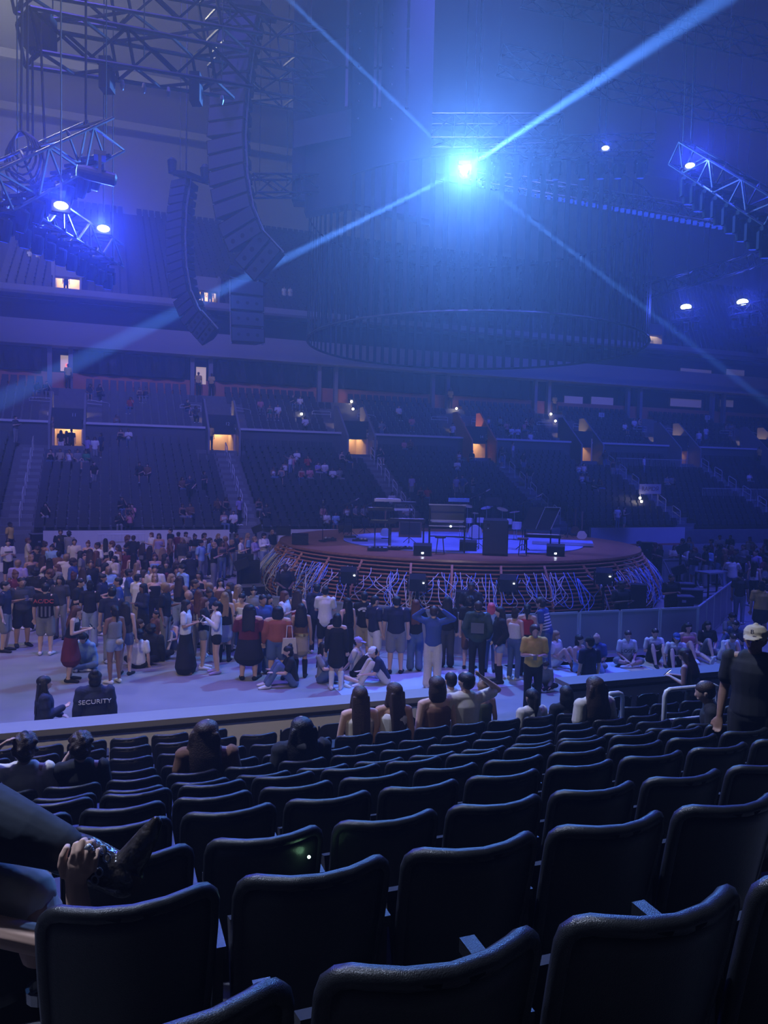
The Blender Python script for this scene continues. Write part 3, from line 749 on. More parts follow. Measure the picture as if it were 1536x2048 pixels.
def make_top(J, kind):
    mb = MB(); t = J['tor']; sx = (1, 0, 0); g = .016
    if kind in ('hoodie', 'jacket'): g = .03
    lo = {'crop': 1.12, 'tank': .98, 'long_tee': .84}.get(kind, .93)
    if J['pel'].z < .6: lo = max(lo, .93)
    zs = [z for z in (.86, .93, 1.02, 1.10, 1.22, 1.31, 1.385, 1.41) if z >= lo - .001]
    RX = {.86: .16, .93: .162, 1.02: .152, 1.10: .142, 1.22: .152, 1.31: .164, 1.385: .15, 1.41: .10}; RY = {.86: .115, .93: .115, 1.02: .11, 1.10: .105, 1.22: .112, 1.31: .112, 1.385: .085, 1.41: .06}
    if kind in ('tank', 'crop_tank'):
        zs = [z for z in zs if z < 1.36] + [1.36]; RX[1.36] = .12; RY[1.36] = .10
    if kind == 'tube': zs = [1.04, 1.10, 1.22, 1.31]; RX[1.04] = .148; RY[1.04] = .108
    loft(mb, [t(0, -.004 if z > 1.15 else .002, z) for z in zs], [RX[z] + g for z in zs], [RY[z] + g for z in zs], 16, sx, 'low')
    if kind not in ('tank', 'crop_tank', 'tube', 'offshoulder'): loft(mb, [J['S', -1], t(-.085, .01, 1.405), t(.085, .01, 1.405), J['S', 1]], .063 + g, .063 + g, 12)
    for s in (-1, 1):
        S, E, Wr = J['S', s], J['E', s], J['W', s]
        if kind in ('tee', 'long_tee', 'crop'): loft(mb, [S - (S - J['chs']) * .2, S, lerp(S, E, .66)], [.066, .074, .070], [.066, .074, .074], 12)
        elif kind in ('long', 'hoodie', 'jacket', 'offshoulder'):
            q = g - .016
            if kind != 'offshoulder': loft(mb, [S - (S - J['chs']) * .2, S, lerp(S, E, .5)], .072 + q, .072 + q, 12)
            loft(mb, [lerp(S, E, .2), lerp(S, E, .6), E], .060 + q, .062 + q, 12); loft(mb, [E, lerp(E, Wr, .5), Wr], [.058 + q, .052 + q, .040 + q], [.058 + q, .052 + q, .040 + q], 12)
        elif kind in ('tank', 'crop_tank'): loft(mb, [t(.085 * s, -.07, 1.32), t(.09 * s, 0, 1.435), t(.085 * s, .08, 1.34)], .020, .012, 8, sx)
    if kind == 'hoodie': loft(mb, [t(-.09, .05, 1.44), t(0, .12, 1.43), t(.09, .05, 1.44)], [.05, .065, .05], [.05, .06, .05], 10)
    return mb
def make_bottom(J, kind):
    mb = MB(); t = J['tor']; sx = (1, 0, 0); sit = J['pel'].z < .6
    if not (kind in ('mini', 'maxi', 'dress') and not sit):
        loft(mb, [J['pel'] + V((0, 0, -.06)), J['pel'] + V((0, 0, .02)), t(0, .002, 1.03)], [.165, .172, .155], [.118, .124, .112], 16, sx)
        for s in (-1, 1):
            H, K, A = J['H', s], J['K', s], J['A', s]
            if kind in ('mini', 'hotpants'): loft(mb, [lerp(H, K, -.05), lerp(H, K, .32)], .102, .104, 12)
            elif kind in ('shorts', 'dress'): loft(mb, [lerp(H, K, -.05), lerp(H, K, .4), lerp(H, K, .9)], [.10, .10, .098], [.104, .102, .098], 12)
            elif kind == 'maxi': loft(mb, [lerp(H, K, -.05), lerp(H, K, .5), K, lerp(K, A, .9)], [.11, .115, .11, .12], [.11, .115, .11, .12], 12)
            else:
                w = .022 if kind == 'wide' else 0.
                loft(mb, [lerp(H, K, -.05), lerp(H, K, .5), K], [.098, .086 + w, .070 + w], [.102, .088 + w, .072 + w], 12)
                loft(mb, [K, lerp(K, A, .5), lerp(K, A, .98)], [.070 + w, .064 + w, .062 + w * 1.6], [.072 + w, .068 + w, .066 + w * 1.6], 12)
    elif kind == 'mini': loft(mb, [t(0, 0, 1.05), t(0, 0, .96), V((0, 0, .74)), V((0, 0, .62))], [.146, .168, .19, .20], [.108, .124, .145, .152], 18, sx)
    elif kind == 'dress': loft(mb, [t(0, 0, 1.05), t(0, 0, .96), V((0, 0, .7)), V((0, -.01, .50))], [.146, .17, .215, .25], [.108, .126, .17, .2], 18, sx)
    else: loft(mb, [t(0, 0, 1.05), t(0, 0, .96), V((0, 0, .6)), V((0, -.01, .16))], [.146, .168, .22, .30], [.108, .124, .18, .25], 18, sx)
    return mb
def make_shoes(J, kind, side):
    mb = MB()
    for s in (side,):
        K, A, T = J['K', s], J['A', s], J['T', s]; d = (T - A).normalized()
        heel = A - V((d.x, d.y, 0)) * .05 + V((0, 0, -.035))
        loft(mb, [heel, lerp(heel, T, .5) + V((0, 0, .004)), T + d * .02], [.042, .048, .042], [.05, .044, .030], 10, d.cross(V((0, 0, 1))))
        if kind == 'boots': loft(mb, [A + V((0, 0, -.03)), lerp(A, K, .4), lerp(A, K, .75)], [.05, .060, .070], [.05, .062, .072], 12)
        elif kind == 'ankle': loft(mb, [A + V((0, 0, -.03)), lerp(A, K, .28)], [.05, .052], [.05, .054], 12)
    return mb
def make_hair(kind):
    mb = MB(); I = (1, 0, 0); rr = random.Random(hash(kind) % 97)
    def cap(k=1.0, down=-.02):
        mb.ball((0, .018, .046), (.088 * k, .107 * k, .082 * k), n=16, k=10); mb.ball((0, .04, down), (.081 * k, .08 * k, .085 * k), n=14, k=8)
    if kind in ('short', 'hat'): cap(1.0, .0); 
    elif kind == 'curly':
        cap(1.05)
        for k in range(46):
            a, b = rr.uniform(0, 6.28), rr.uniform(-.35, 1.5)
            if math.sin(a) < -.45 and b < .7: continue
            mb.ball((.098 * math.cos(a) * math.cos(b), .02 + .108 * math.sin(a) * math.cos(b), .02 + .11 * math.sin(b)), rr.uniform(.02, .032), n=8, k=5)
    elif kind == 'afro':
        mb.ball((0, .03, .03), (.15, .15, .16), n=14, k=10)
    else:
        cap(1.04, -.04)
        if kind == 'bun': mb.ball((0, .075, .12), .05, n=10, k=8)
        elif kind == 'bob': loft(mb, [V((0, .035, .04)), V((0, .045, -.06)), V((0, .045, -.14))], [.094, .108, .100], [.072, .075, .062], 14, I)
        elif kind == 'pony': loft(mb, [V((0, .09, .07)), V((0, .13, .02)), V((0, .13, -.12)), V((0, .11, -.26))], [.03, .038, .034, .012], [.03, .034, .03, .01], 10, I)
        elif kind == 'long':
            loft(mb, [V((0, .035, .04)), V((0, .055, -.08)), V((0, .085, -.22)), V((0, .10, -.40)), V((0, .095, -.50))], [.092, .104, .112, .10, .06], [.07, .066, .05, .04, .02], 14, I)
            for k in range(11):
                x0 = -.09 + .18 * k / 10; L = rr.uniform(.46, .55); mb.tube([V((x0 * (1 + .1 * t), .06 + .06 * t + .035 * math.sqrt(max(0, 1 - (x0 / .11) ** 2)), .02 - L * t)) for t in (0, .25, .5, .75, 1)], [.013, .014, .013, .011, .004], 6)
            for s in (-1, 1): loft(mb, [V((.078 * s, .01, .03)), V((.088 * s, -.005, -.10)), V((.105 * s, -.02, -.22))], [.022, .028, .02], [.035, .038, .025], 8, I)
        elif kind == 'wavy':
            loft(mb, [V((0, .035, .05)), V((0, .055, -.08)), V((0, .085, -.2)), V((0, .10, -.33)), V((0, .10, -.42))], [.10, .125, .145, .15, .10], [.08, .08, .07, .06, .03], 16, I)
            for k in range(17):
                x0 = -.125 + .25 * k / 16; e = math.sqrt(max(0, 1 - (x0 / .15) ** 2)); L = rr.uniform(.34, .46); ph = rr.uniform(0, 6)
                mb.tube([V((x0 * (.75 + .45 * t) + .012 * math.sin(ph + 9 * t), .055 + .075 * e * (.5 + .5 * t) + .010 * math.sin(ph + 7 * t), .03 - L * t)) for t in [q / 8 for q in range(9)]], [.02, .021, .02, .019, .018, .017, .015, .012, .006], 6)
    return mb
def make_cap():
    mb = MB(); loft(mb, [V((0, .012, .035)), V((0, .012, .08)), V((0, .012, .118)), V((0, .012, .132))], [.090, .088, .062, .02], [.108, .106, .072, .022], 16, (1, 0, 0))
    loft(mb, [V((0, -.08, .040)), V((0, -.13, .036)), V((0, -.185, .026))], [.075, .072, .045], [.008, .007, .006], 12, (1, 0, 0)); return mb
def make_eyes(side):
    mb = MB()
    for s in (side,): mb.ball((s * .030, -.0865, .004), (.012, .007, .006), n=8, k=5)
    return mb
def make_beanie():
    mb = MB(); loft(mb, [V((0, .018, .02)), V((0, .014, .07)), V((0, .014, .115)), V((0, .016, .135))], [.092, .092, .068, .03], [.108, .108, .08, .03], 16, (1, 0, 0)); return mb
# --- template meshes: shapes are fused with a voxel remesh so every body is one continuous skin
_want = {}; _tmpl = {}
def want(key, fn, vox, smooth=2):
    if key not in _want: _want[key] = (fn, vox, smooth)
    return key
def bake():
    obs = {}
    for key, (fn, vox, sm) in _want.items():
        if key in _tmpl: continue
        me = fn().mesh('shape'); o = bpy.data.objects.new('shape', me); COL.objects.link(o)
        r = o.modifiers.new('fuse', 'REMESH'); r.mode = 'VOXEL'; r.voxel_size = vox; r.use_smooth_shade = True
        s = o.modifiers.new('soft', 'SMOOTH'); s.iterations = sm; s.factor = .5
        d = o.modifiers.new('thin', 'DECIMATE'); d.ratio = .35
        obs[key] = o
    bpy.context.view_layer.update(); dg = bpy.context.evaluated_depsgraph_get()
    for key, o in obs.items():
        me = bpy.data.meshes.new_from_object(o.evaluated_get(dg)); me.name = key[0]; me.materials.clear(); me.materials.append(None)
        me.polygons.foreach_set('use_smooth', [True] * len(me.polygons)); _tmpl[key] = me
    for o in obs.values():
        me = o.data; bpy.data.objects.remove(o); bpy.data.meshes.remove(me)
    _want.clear()
SKIN = {k: mat('skin_' + k, c, .55, var=.06, scale=14) for k, c in dict(fair=(.62, .40, .30), tan=(.46, .27, .18), brown=(.26, .14, .09), dark=(.11, .06, .042)).items()}
HAIRC = {k: mat('hair_' + k, c, .5, var=.3, scale=60, bump=.6, bscale=90) for k, c in dict(black=(.012, .010, .010), brown=(.045, .026, .018), auburn=(.12, .045, .025), blond=(.30, .19, .10), pink=(.65, .12, .20), grey=(.3, .29, .28)).items()}
CLOTH = dict(black=(.012, .012, .014), white=(.72, .71, .70), cream=(.62, .56, .46), grey=(.22, .22, .23), navy=(.02, .025, .06), blue=(.05, .09, .26), denim=(.10, .15, .27), paledenim=(.28, .34, .45),
             red=(.42, .03, .035), maroon=(.13, .015, .03), pink=(.62, .22, .26), yellow=(.72, .48, .10), gold=(.55, .36, .10), olive=(.10, .11, .055), green=(.05, .26, .12), khaki=(.40, .33, .22), brown=(.16, .075, .04),
             rust=(.36, .10, .05), lilac=(.35, .28, .55), orange=(.60, .18, .06), charcoal=(.05, .05, .055), sky=(.25, .40, .62), darkgreen=(.035, .06, .045))
def cloth(c):
    return mat('cloth_' + c, CLOTH[c], .85, var=.12, scale=25, bump=.35, bscale=7)
QUEUE = []
def person(p, rz, label, H=1.66, legs='stand', al='down', ar='down', lean=0, hair='long', hc='black', skin='fair', top='tee', tc='black', bottom='pants', bc='denim', shoes='shoes', sc='white',
           wide=1.0, hat=None, eyes=False, vox=.0125, hturn=0, group=None, extra=None, name='person'):
    """p: world point of the ground under the pelvis"""
    QUEUE.append(dict(locals()))
    return QUEUE[-1]
PEOPLE = []
def seg_dist(p, a, b):
    d = b - a; t = max(0, min(1, (p - a).dot(d) / d.length_squared)); return (p - (a + d * t))
def settle():
    """shift floor figures a little along their line of sight so that they do not stand inside each other, the barricades or the stage"""
    Q = [q for q in QUEUE if abs(q['p'].z) < .01]; P = [V((q['p'].x, q['p'].y)) for q in Q]; D = [p.normalized() for p in P]
    segs = [(W(*a).to_2d(), W(*b).to_2d()) for pl in BARR for a, b in zip(pl, pl[1:])]
    for it in range(60):
        for i in range(len(P)):
            for j in range(i):
                d = P[i] - P[j]; r = .50 if Q[i]['legs'] in ('stand', 'walk', 'wide') and Q[j]['legs'] in ('stand', 'walk', 'wide') else .62
                if abs(d.x) < r and abs(d.y) < r and d.length < r:
                    k = (r - d.length) * .5; s = 1 if d.dot(D[i]) >= 0 else -1
                    P[i] = P[i] + D[i] * k * s * .8 + V((d.x, 0)) * .06; P[j] = P[j] - D[j] * k * s * .8 - V((d.x, 0)) * .06
            for a, b in segs:
                v = seg_dist(P[i], a, b); r = .48
                if v.length < r: P[i] = P[i] + D[i] * (r - v.length) * (1 if v.dot(D[i]) > 0 else -1) * .9
            v = P[i] - STAGE_C.to_2d()
            if v.length < 8.3: P[i] = P[i] + v.normalized() * (8.3 - v.length)
            b = AB(V((P[i].x, P[i].y, 0)))[1]
            if b < 11.85: P[i] = P[i] + D[i] * (11.85 - b)
            if 42.0 < b < 46: P[i] = P[i] - D[i] * (b - 42.0)
    for q, p in zip(Q, P): q['rz'] += face_cam(p) - face_cam(q['p']); q['p'] = V((p.x, p.y, 0))
BARR = [[(4, 21.2), (9, 16.8), (15.2, 16.6), (20.3, 20.6)], [(2.6, 27.5), (3.4, 33.1), (5.9, 36.2)], [(31.5, 27.0), (22.6, 26.9)]]
def build_people():
    settle()
    for q in QUEUE:
        pk = (q['legs'], q['al'], q['ar'], q['lean']); v = q['vox']
        J = q['J'] = skeleton(*pk)
        q['kb'] = want(('body', pk, v), lambda J=J: make_body(J), v)
        q['kt'] = want(('top', pk, q['top'], v), lambda J=J, k=q['top']: make_top(J, k), v * 1.15) if q['top'] else None
        q['kp'] = want(('bottom', q['legs'], q['lean'], q['bottom'], v), lambda J=J, k=q['bottom']: make_bottom(J, k), v * 1.15) if q['bottom'] else None
        q['ks'] = [want(('shoe', q['legs'], q['shoes'], v, sd), lambda J=J, k=q['shoes'], sd=sd: make_shoes(J, k, sd), v) for sd in (-1, 1)] if q['shoes'] else []
        q['kh'] = want(('hair', q['hair'], v), lambda k=q['hair']: make_hair(k), v) if q['hair'] not in (None, 'bald') else None
        q['kc'] = want((q['hat'][0], v), make_cap if q['hat'][0] == 'cap' else make_beanie, v * .8) if q['hat'] else None
        q['ke'] = [want(('eye', sd), lambda sd=sd: make_eyes(sd), .004, 0) for sd in (-1, 1)] if q['eyes'] else []
    bake()
    for q in QUEUE:
        t = empty(q['name'], q['p'], q['rz']); k = q['H'] / 1.70; t.scale = (k * q['wide'], k * (.5 + .5 * q['wide']), k)
        meshobj('body', _tmpl[q['kb']], t, SKIN[q['skin']])
        if q['kt']: q['o_top'] = meshobj({'tee': 't_shirt', 'long_tee': 't_shirt', 'crop': 'crop_top', 'tank': 'tank_top', 'crop_tank': 'tank_top', 'tube': 'tube_top', 'long': 'shirt', 'hoodie': 'hoodie', 'jacket': 'jacket', 'offshoulder': 'blouse'}[q['top']], _tmpl[q['kt']], t, cloth(q['tc']))
        if q['kp']: meshobj({'pants': 'trousers', 'wide': 'trousers', 'shorts': 'shorts', 'hotpants': 'shorts', 'mini': 'skirt', 'dress': 'skirt', 'maxi': 'skirt'}[q['bottom']], _tmpl[q['kp']], t, cloth(q['bc']))
        for kk in q['ks']: meshobj('boot' if q['shoes'] in ('boots',) else 'shoe', _tmpl[kk], t, cloth(q['sc']))
        HM = q['J']['hdM'] @ Matrix.Rotation(math.radians(q['hturn']), 4, 'Z')
        if q['kh']: o = meshobj('hair', _tmpl[q['kh']], t, HAIRC[q['hc']]); o.matrix_local = HM
        if q['kc']: o = meshobj({'cap': 'cap', 'beanie': 'head_scarf'}[q['hat'][0]], _tmpl[q['kc']], t, cloth(q['hat'][1])); o.matrix_local = HM; q['o_cap'] = o
        for kk in q['ke']: o = meshobj('eye', _tmpl[kk], t, HAIRC['black']); o.matrix_local = HM
        tag(t, q['label'], 'person', q['group'])
        q['obj'] = t; PEOPLE.append(t)
        if q['extra']: q['extra'](t, q)
# ------------------------------------------------------------------ who stands where
def at_head(x, y, H):
    d = ray(x, y); p = CAM + d * ((H - CAMZ) / d.z); return V((p.x, p.y, 0))
def facing(p, f): return face_cam(p) + math.radians(f)
def text_obj(s, size, material, parent, M, name='lettering', ext=.004):
    cu = bpy.data.curves.new('lettering', 'FONT'); cu.body = s; cu.size = size; cu.align_x = 'CENTER'; cu.align_y = 'CENTER'; cu.extrude = ext
    o = bpy.data.objects.new('lettering', cu); COL.objects.link(o); dg = bpy.context.evaluated_depsgraph_get()
    me = bpy.data.meshes.new_from_object(o.evaluated_get(dg)); bpy.data.objects.remove(o); bpy.data.curves.remove(cu)
    me.materials.clear(); me.materials.append(material); me.name = name
    o = bpy.data.objects.new(name, me); link(o, parent); o.matrix_local = M; return o
BACKTXT = lambda y, z: Matrix.Translation((0, y, z)) @ Matrix.Rotation(math.pi, 4, 'Z') @ Matrix.Rotation(math.pi / 2, 4, 'X')
FRONTTXT = lambda y, z: Matrix.Translation((0, y, z)) @ Matrix.Rotation(math.pi / 2, 4, 'X')
def tote(col, side=-1, z=.95, y=.05):
    def f(t, q):
        mb = MB(); mb.add([(-.16, -.03, 0), (.16, -.03, 0), (.17, .04, 0), (-.17, .04, 0), (-.14, -.02, .34), (.14, -.02, .34), (.14, .03, .34), (-.14, .03, .34)], [(3, 2, 1, 0), (4, 5, 6, 7), (0, 1, 5, 4), (1, 2, 6, 5), (2, 3, 7, 6), (3, 0, 4, 7)])
        b = mb.build('tote_bag', cloth(col), None); b.parent = None
        W_ = t.matrix_basis @ Matrix.Translation((side * .20, y + .12, z - .30)); b.matrix_world = Matrix.Translation(W_.translation) @ Matrix.Rotation(q['rz'], 4, 'Z')
        mb = MB(); mb.tube([(-.07, 0, .34), (-.05, -.04, .6), (.05, -.04, .6), (.07, 0, .34)], .012, 6); mb.build('strap', cloth(col), b)
        tag(b, 'pale cloth tote bag on the shoulder of ' + f.whose, 'bag')
    f.whose = 'a standing woman'; return f
def phone(t, q):
    J = q['J']; w = (J['W', 1] + J['W', -1]) / 2; mb = MB(); mb.box((0, 0, 0), (.075, .012, .15)); o = mb.build('phone', m_gear, t); MB().box((0, .0075, 0), (.066, .003, .136)).build('screen', mat('phone_glow', (.6, .7, 1), .4, emit=1.5), o)
    o.location = w + V((0, -.10, .05)); o.rotation_euler = (math.radians(-40), 0, 0)
QT = tote('cream'); QT.whose = 'the woman in a rust blouse'
QT2 = tote('white', 1, 1.0); QT2.whose = 'the curly blond woman in the crowd'
QT3 = tote('white', -1, .85, -.15); QT3.whose = 'the man in a lettered white tee'
def acdc(t, q): text_obj('AC/DC', .13, mat('red_print', (.6, .08, .06), .7), t, BACKTXT(.158, 1.30)); [MB().box((-.12 + k * .08, .150, 1.06), (.035, .01, .24)).build('print_figure', mat('grey_print', (.14, .14, .16), .8), t) for k in range(4)]
def security(t, q): text_obj('SECURITY', .095, mat('white_print', (.7, .7, .72), .7), t, BACKTXT(.178, 1.27))
def loser(t, q): text_obj('LOSER', .13, mat('black_print', (.015, .015, .015), .7), t, Matrix.Translation(q['J']['tor'](0, -.15, 1.22)) @ q['J']['R'].to_4x4() @ Matrix.Rotation(math.pi / 2, 4, 'X'))
def arcback(t, q):
    m_ = mat('white_print', (.7, .7, .72), .7)
    for k in range(9):
        a = (k - 4) * .2; o = MB().box((0, 0, 0), (.026, .008, .05)).build('print_letter', m_, t); o.location = (.15 * math.sin(a) * 1.1, .158 - .05 * abs(math.sin(a)) ** 2, 1.20 + .15 * math.cos(a)); o.rotation_euler = (0, a * .8, 0)
    MB().box((0, .156, 1.29), (.06, .008, .035)).build('print_mark', m_, t)
def hoodprint(t, q): MB().box((0, .178, 1.16), (.26, .01, .22)).build('back_print', mat('faded_print', (.12, .13, .14), .8), t)
def scrunch(t, q):
    mb = MB(); mb.ball((-.02, .18, .93), (.09, .06, .07), n=12, k=8); mb.build('waist_pouch', cloth('khaki'), t, smooth=True)
def lanyard(t, q): MB().tube([(-.06, -.10, 1.42), (0, -.155, 1.14), (.06, -.10, 1.42)], .008, 5).build('lanyard', cloth('black'), t); MB().box((0, -.162, 1.09), (.07, .008, .10)).build('badge', cloth('grey'), t)
def stripes(t, q):
    for k in range(6): MB().lathe([(.172, 0), (.176, .01), (.176, .028), (.172, .035)], (0, 0, 0), 20, None, False).build('stripe', cloth('white'), t).matrix_local = Matrix.Translation(q['J']['tor'](0, 0, .99 + k * .065)) @ q['J']['R'].to_4x4() @ Matrix.Diagonal((1.0, .72, 1, 1))
def goldbelt(t, q): MB().lathe([(.172, 0), (.178, .02), (.178, .06), (.172, .08)], (0, 0, .96), 20, Matrix.Diagonal((1, .75, 1, 1)), False).build('gold_waist_bag', mat('gold_foil', (.8, .55, .15), .25, metal=.8), t)
def tee_and_bag(t, q):
    QT3(t, q); m_ = mat('black_print', (.015, .015, .015), .7)
    for k in range(7): o = MB().box((0, 0, 0), (.03, .008, .05)).build('print_letter', m_, t); o.location = (-.12 + k * .04, -.148 + .25 * (k - 3) ** 2 * .0016 * 4, 1.27)
